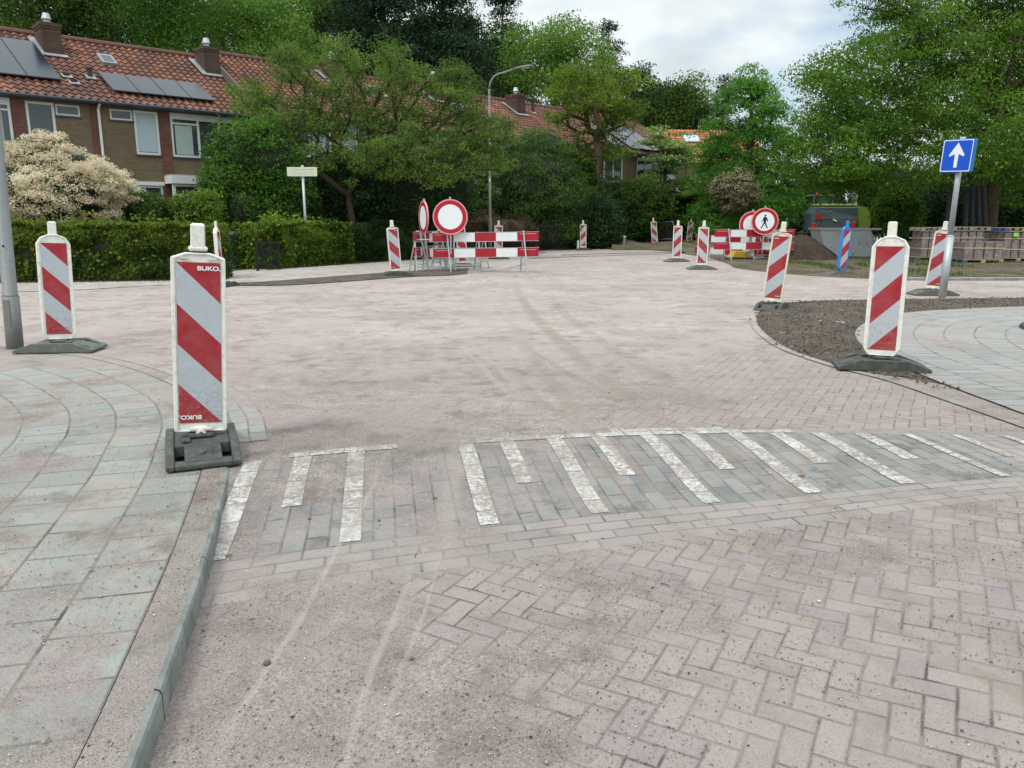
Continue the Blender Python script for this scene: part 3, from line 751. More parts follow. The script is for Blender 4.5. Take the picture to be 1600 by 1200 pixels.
# ------------------------------------------------------------------ round signs
def disc(m, r0, r1, y, mi, n=48):
    if r0 == 0: m.add([(r1*math.cos(2*PI*k/n), y, r1*math.sin(2*PI*k/n)) for k in range(n)], [tuple(range(n))], mi)
    else:
        vs = [(r*math.cos(2*PI*k/n), y, r*math.sin(2*PI*k/n)) for r in (r0, r1) for k in range(n)]
        m.add(vs, [(k, (k+1) % n, n+(k+1) % n, n+k) for k in range(n)], mi)
def round_sign(label, loc, rz, r=.45, ped=False, post=True, ry=0):
    root = empty('round_sign', loc, rz); tag(root, label, 'traffic sign'); root['group'] = 'round prohibition signs on the barriers'
    root.rotation_euler = (0, ry, rz)
    b = MB(); b.tube([(0, .03, 0), (0, -.012, 0)], r, 48); bd = b.build('sign_plate', M_signpink, root)
    f = MB(); disc(f, r*.93, r*.995, -.0125, 0); disc(f, r*.70, r*.93, -.0128, 1); disc(f, 0, r*.70, -.0131, 2)
    f.build('sign_face', [M_signpink, M_signred, M_signwhite], bd)
    if ped:
        p = MB(); s = r*.95
        def pr(poly): p.prism([(a*s, b_*s) for a, b_ in poly], -.0165, -.0145)
        p.prism([(.07*s*math.cos(k*PI/8)+.01*s, .46*s+.075*s*math.sin(k*PI/8)) for k in range(16)], -.0165, -.0145)
        pr([(-.09, .36), (.09, .36), (.13, .28), (.09, -.08), (-.09, -.08), (-.13, .28)])                # torso
        pr([(-.13, .28), (-.09, .36), (-.03, .3), (-.18, .08), (-.30, .02), (-.28, -.02), (-.16, .03), (-.10, .12)][::-1])
        pr([(.13, .28), (.09, .36), (.03, .3), (.15, .12), (.20, -.02), (.24, -.0), (.23, .15)])
        pr([(-.09, -.06), (.03, -.06), (-.08, -.30), (-.23, -.54), (-.31, -.52), (-.17, -.28)][::-1])
        pr([(-.02, -.06), (.09, -.06), (.15, -.28), (.27, -.50), (.20, -.54), (.06, -.30)])
        p.build('walking_figure', M_black, bd)
    if post:
        m = MB(); m.box((0, .05, -.05), (.05, .035, r*2.2), bev=.006); m.box((0, .03, r+.03), (.05, .05, .06)); m.tube([(0, .05, -.4), (0, .06, -1.0)], .02, 8)
        m.build('bracket', M_galv, root)
    return root
x, y, z = atY(703.5, 339, 21.45); round_sign('large round white sign with a red border at the middle of the left barriers', (x, y, z), R(2), .475)
x, y, z = atY(661.5, 340, 22.6); round_sign('round red bordered sign turned almost side on, leftmost of its kind', (x, y, z), R(-68), .47)
x, y, z = atY(1195, 346, 26.9); round_sign('round red bordered sign with a black walking figure', (x, y, z), R(-6), .455, True)
x, y, z = atY(1175.5, 350.5, 27.35); round_sign('blank round sign partly covered by the sign with the walking figure', (x, y, z), R(-4), .45)

# ------------------------------------------------------------------ one way sign
x, y = at(1472, 466); rt = empty('one_way_sign', (x, y, .01), 0); tag(rt, 'blue square sign with a white arrow on a grey post in the soil island', 'traffic sign')
rt.rotation_euler = (R(0), R(.8), 0); rt.scale = (1, 1, .965)
m = MB(); m.tube([(0, 0, -.1), (0, 0, 1.17)], .068, 16); m.build('post_sleeve', M_galv, rt, True)
m = MB(); m.tube([(0, 0, 1.17), (0, 0, 1.19), (0, 0, 1.2)], [.068, .060, .05], 16); m.tube([(0, 0, 1.15), (0, 0, 3.0)], .048, 16); m.build('post', M_galv, rt, True)
pl = empty('sign_box', (0, -.05, 2.67), R(-27), rt)
m = MB(); h_ = .30
rp = rounded([(-h_, -h_), (h_, -h_), (h_, h_), (-h_, h_)], .03); m.prism(rp, -.03, .045); bx = m.build('sign_plate', M_signedge, pl)
pl.rotation_euler = (0, R(2), R(-64)); pl.location = (-.07, -.035, 2.66)
m = MB()
m.prism([(a*.985, b*.985) for a, b in rp], -.034, -.0305, 0)
i1 = [(a*.955, b*.955) for a, b in rp]; i2 = [(a*.905, b*.905) for a, b in rp]; n = len(i1)
m.add([(a, -.0355, b) for a, b in i1+i2], [(k, (k+1) % n, n+(k+1) % n, n+k) for k in range(n)], 1)
m.prism([(-.027*1.2, -.215), (.027*1.2, -.215), (.034, .03), (.135, -.015), (.15, .01), (.0, .235), (-.15, .01), (-.135, -.015), (-.034, .03)], -.0375, -.0345, 1)
m.build('sign_face', [M_signblue, M_signwhite], bx)
m = MB(); m.box((0, .075, .12), (.14, .05, .04)); m.box((0, .075, -.12), (.14, .05, .04)); m.build('clamp', M_galv, pl)

# ------------------------------------------------------------------ street name plate
x, y = at(480, 417); x, y, _ = atY(479, 380, 25.1)
rt = empty('street_name_sign', (x, y, 0)); tag(rt, 'cream street name plate on a thin post behind the clipped hedge', 'street sign')
m = MB(); m.tube([(0, 0, 0), (-.0, 0, 3.12)], .042, 12); m.build('post', M_galv, rt, True)
m = MB(); m.prism(rounded([(-.47, 0), (.47, 0), (.47, .28), (-.47, .28)], .015), -.085, -.06); pl = m.build('name_plate', M_cream, rt); pl.location = (0, 0, 2.78)
for rr, z_, hh in ((0, .185, .045), (1, .115, .014), (2, .06, .014)):
    m = MB(); xx = -.33
    while xx < .36:
        ww = random.uniform(.02, .05); m.box2((xx, -.0875, z_), (min(xx+ww, .38), -.0855, z_+hh*random.choice([.15, .6, .8, 1]))); xx += ww
    m.build('faded_lettering', M_creamd, pl)

# ------------------------------------------------------------------ lamp columns
x, y = at(766, 400); rt = empty('street_lamp', (x, y, 0)); rt.scale = (.93,)*3; tag(rt, 'slender grey street lamp with a curved arm behind the left barriers', 'street lamp')
m = MB(); m.tube([(0, 0, 0), (0, 0, 1.6), (0, 0, 1.65), (0, 0, 6.9)], [.085, .085, .06, .045], 12)
pts = [(0, 0, 6.9)]+[(0+.55*(1-math.cos(a)), 0, 6.9+.62*math.sin(a)) for a in [PI/2*k/7 for k in range(1, 8)]]+[(1.05, 0, 7.68)]
m.tube(pts, .04, 10); m.build('column', M_galv_dk, rt, True)
hd = MB(); prof = [(0, .05), (.15, .075), (.35, .11), (.62, .12), (.80, .07), (.86, .02)]
vs = []; n = 12
for s_, w_ in prof:
    for k in range(n):
        a = 2*PI*k/n; vs.append((s_, w_*math.cos(a)*1.2, (w_*.62*math.sin(a)) if math.sin(a) > 0 else w_*.25*math.sin(a)))
hd.add(vs, [(i*n+k, i*n+(k+1) % n, (i+1)*n+(k+1) % n, (i+1)*n+k) for i in range(5) for k in range(n)]+[tuple(range(n)), tuple(range(5*n, 6*n))[::-1]])
lh = hd.build('lamp_head', M_galv_dk, rt, True); lh.location = (1.0, 0, 7.68); lh.rotation_euler = (0, R(-9), 0)
m = MB(); m.box((.50, 0, -.035), (.38, .16, .03), bev=.012); m.build('lamp_glass', plain('lamp_glass', (.6, .62, .6), .15), lh)
m = MB(); m.box((0, -.065, 3.2), (.06, .02, .14)); m.build('number_tag', M_bwhite, rt)

x, y = at(24, 545); rt = empty('lamp_column', (x, y, .006)); rt.rotation_euler = (0, R(2.3), 0); tag(rt, 'thick grey steel column at the left edge with a darker lower sleeve', 'street lamp')
m = MB(); m.tube([(0, 0, -.1), (0, 0, .60)], .088, 20); m.build('base_sleeve', M_galv_dk, rt, True)
m = MB(); m.tube([(0, 0, .60), (0, 0, .615), (0, 0, 3.4), (0, 0, 3.5), (0, 0, 6.0)], [.088, .076, .072, .05, .045], 20); m.tube([(0, 0, 5.9), (-.5, 0, 6.3), (-1.2, 0, 6.4)], .04, 10); m.build('column', M_galv_md, rt, True)
m = MB(); m.box((-1.4, 0, 6.4), (.5, .2, .1), bev=.03); m.build('lamp_head', M_galv_dk, rt)
m = MB(); m.tube([(.02, -.070, 1.16), (.022, -.079, 1.16)], .012, 10); m.tube([(.0, -.070, 1.1), (.0, -.078, 1.1)], .005, 8); m.build('lock', M_black, rt)
m = MB(); m.box((.0, -.083, .42), (.07, .012, .30), bev=.004); m.build('service_door', M_galv_dk, rt)

# ------------------------------------------------------------------ small posts, bin, gates, mesh fence
x, y = at(975, 390); rt = empty('bollard', (x, y, 0)); tag(rt, 'short grey metal post at the edge of the dug soil', 'bollard')
m = MB(); m.tube([(0, 0, 0), (.02, 0, .62)], .075, 10); m.build('post', M_galv_dk, rt); m = MB(); m.tube([(.02, 0, .62), (.02, 0, .66)], [.085, .06], 10); m.build('cap', M_galv, rt)
x, y = at(903, 391); rt = empty('bollard', (x, y, 0)); tag(rt, 'thin pale stub beside the lone beacon', 'bollard'); m = MB(); m.tube([(0, 0, 0), (0, 0, .45)], .05, 8); m.build('post', M_bwhite, rt); m = MB(); m.tube([(0, 0, .45), (0, 0, .48)], .055, 8); m.build('cap', M_galv, rt)

M_teal = plain('bin_teal', (.02, .065, .075), .45, var=.1)
x, y, _ = atY(369, 400, 23.6); rt = empty('wheelie_bin', (x, y, 0), R(10)); tag(rt, 'dark teal wheelie bin in the gap between the two clipped hedges', 'bin')
m = MB(); b4 = [(-.22, -.25), (.22, -.25), (.22, .25), (-.22, .25)]
m.add([(a*.86, b*.86, .08) for a, b in b4]+[(a*1.12, b*1.12, 1.0) for a, b in b4], [(3, 2, 1, 0), (4, 5, 6, 7)]+[(k, (k+1) % 4, 4+(k+1) % 4, 4+k) for k in range(4)]); m.build('bin_body', M_teal, rt)
m = MB(); m.box((0, 0, 1.04), (.54, .62, .07), rot=(R(4), 0, 0), bev=.03); m.box((0, .33, 1.0), (.4, .05, .05)); m.build('lid', plain('bin_lid', (.16, .22, .23), .4), rt)
m = MB(); m.tube([(-.25, .22, .1), (-.19, .22, .1)], .1, 14); m.build('wheel', M_black, rt); m = MB(); m.tube([(.25, .22, .1), (.19, .22, .1)], .1, 14); m.build('wheel', M_black, rt)

def bar_gate(name, label, cat, A, B, h, nb, r=.012, mat=M_black, posts=True, group=None, mid=0):
    A, B = Vector((*A, 0)), Vector((*B, 0)); L_ = (B-A).length; rt = empty(name, A, math.atan2(B.y-A.y, B.x-A.x)); tag(rt, label, cat, group)
    m = MB()
    for k in range(nb): xx = L_*(k+.5)/nb; m.tube([(xx, 0, .06), (xx, 0, h)], r, 5)
    m.build('bars', mat, rt)
    m = MB(); m.box((L_/2, 0, h), (L_, .03, .04)); m.box((L_/2, 0, .08), (L_, .03, .04))
    if mid: m.box((L_/2, 0, mid), (L_, .03, .035))
    m.build('frame', mat, rt)
    if posts:
        for xx in (0, L_): m = MB(); m.box((xx, 0, h/2), (.06, .06, h+.02), bev=.01); m.build('post', mat, rt)
    return rt
bar_gate('garden_gate', 'black barred garden gate in the gap between the clipped hedges', 'gate', atY(374, 0, 22.2)[:2], atY(410, 0, 22.9)[:2], .80, 12, .012)
bar_gate('garden_fence', 'black barred fence behind the lone beacon, left of the rhododendron', 'fence', atY(839, 0, 34.5)[:2], atY(905, 0, 39)[:2], 1.15, 26)

x0, y0 = atY(1025, 0, 43.5)[:2]; x1, y1 = atY(1066, 0, 42)[:2]
rt = empty('mesh_fence_panel', (x0, y0, .1), math.atan2(y1-y0, x1-x0)); tag(rt, 'thin wire mesh panel between two beacons over the dug soil', 'fence')
L_ = math.dist((x0, y0), (x1, y1)); m = MB(); m.tube([(0, 0, 0), (0, 0, 1.15), (L_, 0, 1.25), (L_+.35, 0, .35), (0, 0, .25)], .02, 6); m.build('frame', M_galv, rt)
m = MB()
for k in range(24): m.tube([(L_*k/24, 0, .25), (L_*k/24, 0, 1.16)], .0035, 3)
for k in range(10): m.tube([(0, 0, .28+k*.09), (L_, 0, .28+k*.10)], .0035, 3)
m.build('wire_mesh', M_galv_dk, rt)

# ------------------------------------------------------------------ manhole ring at the right edge
x, y = 7.72, 9.95; rt = empty('round_tree_pit', (x, y, .018)); tag(rt, 'round reddish pit in a dark ring at the centre of the curved grey tiles', 'tree pit')
m = MB(); m.tube([(0, 0, 0), (0, 0, .012)], .86, 48); m.build('fill', plain('rusty_fill', (.20, .12, .10), .9, var=.25, sc=14, bumpy=.5), rt)
m = MB(); m.tube([(.90*math.cos(k*PI/24), .90*math.sin(k*PI/24), .01) for k in range(49)], .035, 6); m.build('ring', M_dark, rt)

# ------------------------------------------------------------------ loose bits on the paving
def near_z(x, y): return zroad(x, y)
M_clod = plain('earth_clod', (.16, .115, .085), .95, var=.3, sc=60, bumpy=.5); M_leaf = plain('dry_leaf', (.30, .15, .06), .8, var=.3, sc=60); M_twig = plain('twig', (.10, .07, .05), .9)
for k, (px, py, s_, lab) in enumerate([(417, 1034, .014, 'dark clod of earth on the sandy paving nearest the camera'), (643, 1027, .009, 'pale brown clod between the two swept wheel tracks'), (680, 785, .012, 'dark clod among the grey ramp blocks'),
        (592, 815, .010, 'small dark clod right of the third white stripe'), (484, 815, .010, 'small clod below the second white stripe'), (730, 1081, .006, 'tiny brown clod low in the middle of the road')]):
    x, y = at(px, py, -.09); me = MB(); vs = []
    n = 10; rings = 6
    for i in range(rings+1):
        for j in range(n):
            th = PI*i/rings; ph = 2*PI*j/n; d = Vector((math.sin(th)*math.cos(ph), math.sin(th)*math.sin(ph), math.cos(th)*.75)); vs.append(d*s_*(1+.45*noise.noise(d*2.2+Vector((k*3, 0, 0)))))
    me.add(vs, [(i*n+j, i*n+(j+1) % n, (i+1)*n+(j+1) % n, (i+1)*n+j) for i in range(rings) for j in range(n)])
    o = me.build('clod_of_earth', M_clod, smooth=True); o.location = (x, y, zroad(x, y)+s_*.5); tag(o, lab, 'clod', 'clods of earth on the road')
for k, (px, py, s_, zz, lab) in enumerate([(1253, 742, .030, -.05, 'curled brown leaf on the grey ramp field at the right'), (318, 779, .024, .012, 'brown leaf on the left kerb top'), (357, 868, .018, -.09, 'orange brown leaf scrap against the foot of the kerb')]):
    x, y = at(px, py, zz); m = MB(); vs = []; 
    for i in range(7):
        t = i/6; w_ = .42*math.sin(PI*t)**.7
        for j in range(5): u_ = (j-2)/2; vs.append(((t-.5)*2*s_, u_*w_*s_, s_*(.12+.35*u_*u_*w_*2+.25*(t-.4)**2)))
    m.add(vs, [(i*5+j, (i+1)*5+j, (i+1)*5+j+1, i*5+j+1) for i in range(6) for j in range(4)])
    o = m.build('dry_leaf', M_leaf, smooth=True); o.location = (x, y, (zroad(x, y)+.009) if zz < 0 else .012); o.rotation_euler = (0, 0, k*1.7+.4); tag(o, lab, 'leaf', 'dry leaves on the paving')
for k, (px, py, l_, a, lab) in enumerate([(1040, 912, .05, -40, 'short dark twig on the herringbone blocks'), (1145, 827, .04, -30, 'short dark twig below the white stripes'), (650, 866, .05, 85, 'thin twig upright in the lower rows of blocks left of centre')]):
    x, y = at(px, py, -.09); m = MB(); m.tube([(-l_/2, 0, 0), (0, .003, .003), (l_/2, 0, .001)], [.0025, .002, .001], 5); o = m.build('twig', M_twig); o.location = (x, y, zroad(x, y)+.004); o.rotation_euler = (0, 0, R(a)); tag(o, lab, 'twig', 'twigs on the road')
# loose grit: thousands of tiny stones
def grit_stones(n, name='loose_grit'):
    P = []
    while len(P) < n:
        y = 1.6+rng.random()**1.3*5.0; x = (rng.random()*2-1)*(.75*y+.4)
        kx = x
        if noise.noise((x*1.6, y*1.6, 4)) + .35*noise.noise((x*5, y*5, 1)) + rng.random()*.5 < .12: continue
        P.append((x, y))
    P = np.array(P); Z = np.array([zroad(a, b) for a, b in P]); 
    kx = np.interp(P[:, 1], [p.y for p in K if p.x > -3.3], [p.x for p in K if p.x > -3.3])
    Z = np.where(P[:, 0] < kx, .010, Z+.002)
    keep = ~((P[:, 0] > 3.4) & (P[:, 1] > 4)) & ~((P[:, 0] < kx+.03) & (P[:, 0] > kx-.03)); P = P[keep]; Z = Z[keep]; n = len(P)
    s = .0012+.0026*rng.random(n)**2.2+.004*(rng.random(n) > .988)
    dirs = np.array([(1, 0, .1), (0, 1, -.1), (-1, 0, .15), (0, -1, 0), (0, 0, .8), (0, 0, -.6)])
    jit = .75+.5*rng.random((n, 6)); ang = rng.random(n)*6.28; c_, s_ = np.cos(ang), np.sin(ang)
    D = dirs[None]*jit[..., None]*s[:, None, None]
    X = D[..., 0]*c_[:, None]*1.3-D[..., 1]*s_[:, None]; Y = D[..., 0]*s_[:, None]*1.3+D[..., 1]*c_[:, None]
    V = np.stack([X+P[:, 0, None], Y+P[:, 1, None], D[..., 2]+Z[:, None]+s[:, None]*.5], -1).reshape(-1, 3)
    q = np.array([(0, 1, 4, 4), (1, 2, 4, 4), (2, 3, 4, 4), (3, 0, 4, 4)])
    T = np.array([(0, 1, 4), (1, 2, 4), (2, 3, 4), (3, 0, 4), (1, 0, 5), (2, 1, 5), (3, 2, 5), (0, 3, 5)])
    Fc = (T[None]+np.arange(n)[:, None, None]*6).reshape(-1, 3)
    me = bpy.data.meshes.new(name); me.vertices.add(len(V)); me.vertices.foreach_set('co', V.astype(np.float32).ravel()); nf = len(Fc)
    me.loops.add(nf*3); me.loops.foreach_set('vertex_index', Fc.astype(np.int32).ravel()); me.polygons.add(nf)
    me.polygons.foreach_set('loop_start', np.arange(0, nf*3, 3, dtype=np.int32)); me.polygons.foreach_set('loop_total', np.full(nf, 3, dtype=np.int32))
    N = NT('grit_stone'); rnd = N.n('ShaderNodeNewGeometry').outputs['Random Per Island']
    c = N.mix(N.ramp(rnd, .0, 1.), (.12, .085, .065), (.40, .33, .27)); c = N.mix(N.ramp(rnd, .86, .9), c, (.62, .58, .52)); c = N.mix(N.ramp(rnd, .12, .08), c, (.04, .035, .03))
    me.materials.append(N.fin(c, .9, spec=.2)); me.update(calc_edges=True); o = bpy.data.objects.new(name, me); col.objects.link(o); tag(o, 'fine brown grit strewn over road and kerb', 'grit', kind='stuff')
grit_stones(26000)

# crumbs of soil spilling out of the bed
def crumbs():
    g = np.random.default_rng(3); P = []
    for i in range(0, len(RDi)-1):
        a, b = RDi[i], SDs[i]
        if a.y < 6.9 and a.x < 5: continue
        if a.x > 13: break
        for k in range(26):
            t = g.random()*1.06-.03; q_ = a.lerp(b, t); x, y = q_.x+g.normal()*.05, q_.y+g.normal()*.05
            P.append((x, y, .012+max(0, dz(x, y, min(1, max(0, t))) if 0 < t < 1 else 0), .004+.016*g.random()**3))
    P = np.array(P); n = len(P); T = np.array([(0, 1, 4), (1, 2, 4), (2, 3, 4), (3, 0, 4), (1, 0, 5), (2, 1, 5), (3, 2, 5), (0, 3, 5)])
    D = np.array([(1, 0, .1), (0, 1, -.1), (-1, 0, .15), (0, -1, 0), (0, 0, .9), (0, 0, -.6)])[None]*(.6+.7*g.random((n, 6)))[..., None]*P[:, 3][:, None, None]
    V = (D+P[:, None, :3]).reshape(-1, 3); F_ = (T[None]+np.arange(n)[:, None, None]*6).reshape(-1, 3)
    me = bpy.data.meshes.new('soil_crumbs'); me.from_pydata(V.tolist(), [], F_.tolist()); me.materials.append(M_clod2); o = bpy.data.objects.new('soil_crumbs', me); col.objects.link(o)
    tag(o, 'dark crumbs of soil lying on the bed and its edges', 'soil', kind='stuff')
N = NT('crumb'); rnd = N.n('ShaderNodeNewGeometry').outputs['Random Per Island']; M_clod2 = N.fin(N.mix(rnd, (.05, .037, .028), (.16, .12, .09)), .95, spec=.1)
crumbs()

# ------------------------------------------------------------------ brick houses
def brick_mat(name, c1, c2, mortar):
    N = NT(name); o = N.obj(); x, y, z = N.sep(o)
    t = N.n('ShaderNodeTexBrick'); N.L(N.vec(N.m('ADD', x, y), z, 0.), t.inputs['Vector'])
    t.inputs['Scale'].default_value = 1; t.inputs['Brick Width'].default_value = .22; t.inputs['Row Height'].default_value = .062
    t.inputs['Mortar Size'].default_value = .006; t.inputs['Color1'].default_value = (*c1, 1); t.inputs['Color2'].default_value = (*c2, 1); t.inputs['Mortar'].default_value = (*mortar, 1)
    c = N.mix(N.ramp(N.noise(o, 1.3, 5, .6), .35, .7, 0, .35), t.outputs[0], N_mul(c1, .6, .6, .6))
    return N.fin(c, .9, 0., N.bump(t.outputs['Fac'], .006, -.6), .2)
M_khaki = brick_mat('khaki_brick', (.175, .125, .072), (.225, .165, .10), (.15, .125, .10))
M_redbr = brick_mat('red_brown_brick', (.15, .058, .042), (.23, .09, .065), (.13, .10, .09))
M_dkbr = brick_mat('chimney_brick', (.075, .045, .035), (.12, .07, .052), (.09, .075, .065))
M_wfr = plain('window_white', (.74, .74, .71), .45, var=.05, dirt=.12)
N = NT('window_pane'); M_glass = N.fin(N.mix(N.noise(N.obj(), .9, 3), (.030, .038, .042), (.075, .09, .10)), .06, 0., None, .9)
M_curt = plain('curtain', (.42, .50, .46), .8, var=.18, sc=9); M_blind = plain('roller_blind', (.44, .53, .56), .6, var=.08)
M_gut = plain('gutter_zinc', (.085, .09, .10), .5, .3); M_lead = plain('lead_flashing', (.28, .30, .31), .6, .2, dirt=.3)
N = NT('solar_cell'); u = N.sep(N.uv()); g = N.m('MINIMUM', N.m('ABSOLUTE', N.m('SUBTRACT', N.m('FRACT', N.m('MULTIPLY', u[0], 6.)), .5)), N.m('ABSOLUTE', N.m('SUBTRACT', N.m('FRACT', N.m('MULTIPLY', u[1], 10.)), .5)))
M_solar = N.fin((.010, .014, .024), .22, 0., None, .32)
def tile_mat(name, cs):
    N = NT(name); u, v, _ = N.sep(N.uv()); wv = N.white(N.vec(N.m('FLOOR', u), N.m('FLOOR', v), 2.2)); w2 = N.white(N.vec(N.m('FLOOR', u), N.m('FLOOR', v), 5.2))
    P = N.pos(); c = N.mix(wv, cs[0], cs[1]); c = N.mix(N.ramp(w2, .70, .95), c, cs[2])
    c = N.mix(N.ramp(N.noise(P, .8, 5, .65), .42, .66), c, cs[3])
    c = N.mix(N.ramp(N.noise(P, 14, 4, .7), .58, .68, 0, .7), c, (.09, .075, .05))
    return N.fin(c, .85, 0., N.bump(N.noise(P, 40, 3), .01, .4), .25)
M_tiles = tile_mat('clay_tiles', ((.150, .070, .052), (.21, .098, .070), (.30, .135, .080), (.112, .062, .050)))
M_tiles_o = tile_mat('orange_tiles', ((.42, .15, .07), (.52, .20, .10), (.55, .24, .12), (.40, .15, .08)))
def roof_mesh(w_, slope_len, ang, mat, parent, name='roof'):
    """corrugated pantiles, eave at (0,0,0), rising along +y"""
    tw, tl = .26, .33; nx = int(round(w_/tw)); ny = int(round(slope_len/tl)); sub = 6
    xs_ = [w_*i/(nx*sub) for i in range(nx*sub+1)]; V = []; U = []; F_ = []
    rows_ = []
    for j in range(ny):
        rows_ += [(slope_len*j/ny, .045, j+.02), (slope_len*(j+1)/ny, .0, j+.98)]
    for s, lift, vv in rows_:
        for i, x in enumerate(xs_):
            ph = (i % sub)/sub; h = .032*math.sin(2*PI*ph)+.012*math.sin(4*PI*ph)+lift
            V.append((x, s*math.cos(ang)-h*math.sin(ang), s*math.sin(ang)+h*math.cos(ang))); U.append((i/sub+.001, vv))
    n = len(xs_)
    for j in range(len(rows_)-1):
        for i in range(n-1): F_.append((j*n+i, j*n+i+1, (j+1)*n+i+1, (j+1)*n+i))
    m = MB(); m.v = V; m.f = F_; m.m = [0]*len(F_); m.uv = U
    return m.build(name, mat, parent)
def window(parent, x0, x1, z0, z1, y=0., bars=(), hbar=None, curtain=None, fw=.07, sill=True):
    fr_ = MB(); yo, yi = y-.03, y+.05
    fr_.box2((x0, yo, z0), (x0+fw, yi, z1)); fr_.box2((x1-fw, yo, z0), (x1, yi, z1)); fr_.box2((x0+fw, yo, z1-fw), (x1-fw, yi, z1)); fr_.box2((x0+fw, yo, z0), (x1-fw, yi, z0+fw))
    for b in bars: fr_.box2((b-fw*.5, yo+.004, z0+fw), (b+fw*.5, yi, z1-fw))
    if hbar:
        for a, b, zz in hbar: fr_.box2((a, yo+.008, zz-fw*.4), (b, yi, zz+fw*.4))
    f = fr_.build('window', M_wfr, parent)
    g = MB(); g.box2((x0+fw, y+.015, z0+fw), (x1-fw, y+.022, z1-fw)); g.build('pane', M_glass, f)
    if curtain:
        c = MB()
        for a, b, za, zb, m_ in curtain:
            n = max(2, int((b-a)/.04)); vs = []
            for i in range(n+1):
                xx = a+(b-a)*i/n; yy = y+.008+(.0 if m_ == 1 else .003*math.sin(i*2.1))
                vs += [(xx, yy, za), (xx, yy, zb)]
            c.add(vs, [(2*i, 2*i+2, 2*i+3, 2*i+1) for i in range(n)], m_)
        c.build('curtain', [M_curt, M_blind], f)
    if sill:
        s = MB(); s.box2((x0-.04, yo-.06, z0-.05), (x1+.04, yi, z0-.003)); s.build('sill', M_gut, f)
    return f
def wall(parent, name, x0, x1, z0, z1, holes, mat, y=0., t=.12):
    xs_ = sorted({x0, x1, *[min(max(h[i], x0), x1) for h in holes for i in (0, 1)]}); zs = sorted({z0, z1, *[min(max(h[i], z0), z1) for h in holes for i in (2, 3)]})
    m = MB()
    for i in range(len(xs_)-1):
        for j in range(len(zs)-1):
            cx, cz = (xs_[i]+xs_[i+1])/2, (zs[j]+zs[j+1])/2
            if any(h[0] < cx < h[1] and h[2] < cz < h[3] for h in holes): continue
            a, b, c, d = xs_[i], xs_[i+1], zs[j], zs[j+1]
            m.add([(a, y, c), (b, y, c), (b, y, d), (a, y, d)], [(0, 1, 2, 3)])
    for h in holes:
        a, b, c, d = h
        if b <= x0 or a >= x1: continue
        m.add([(a, y, c), (b, y, c), (b, y, d), (a, y, d), (a, y+t, c), (b, y+t, c), (b, y+t, d), (a, y+t, d)], [(0, 4, 5, 1), (1, 5, 6, 2), (2, 6, 7, 3), (3, 7, 4, 0)])
    return m.build(name, mat, parent)
FA = Vector((*at(0, 140, 5.4), 0)); FB = Vector((*at(400, 178, 5.4), 0)); FD = (FB-FA).normalized(); FANG = math.atan2(FD.y, FD.x)
UW = 5.65; SL = R(30); SLL = 5.35; EZ = 5.30
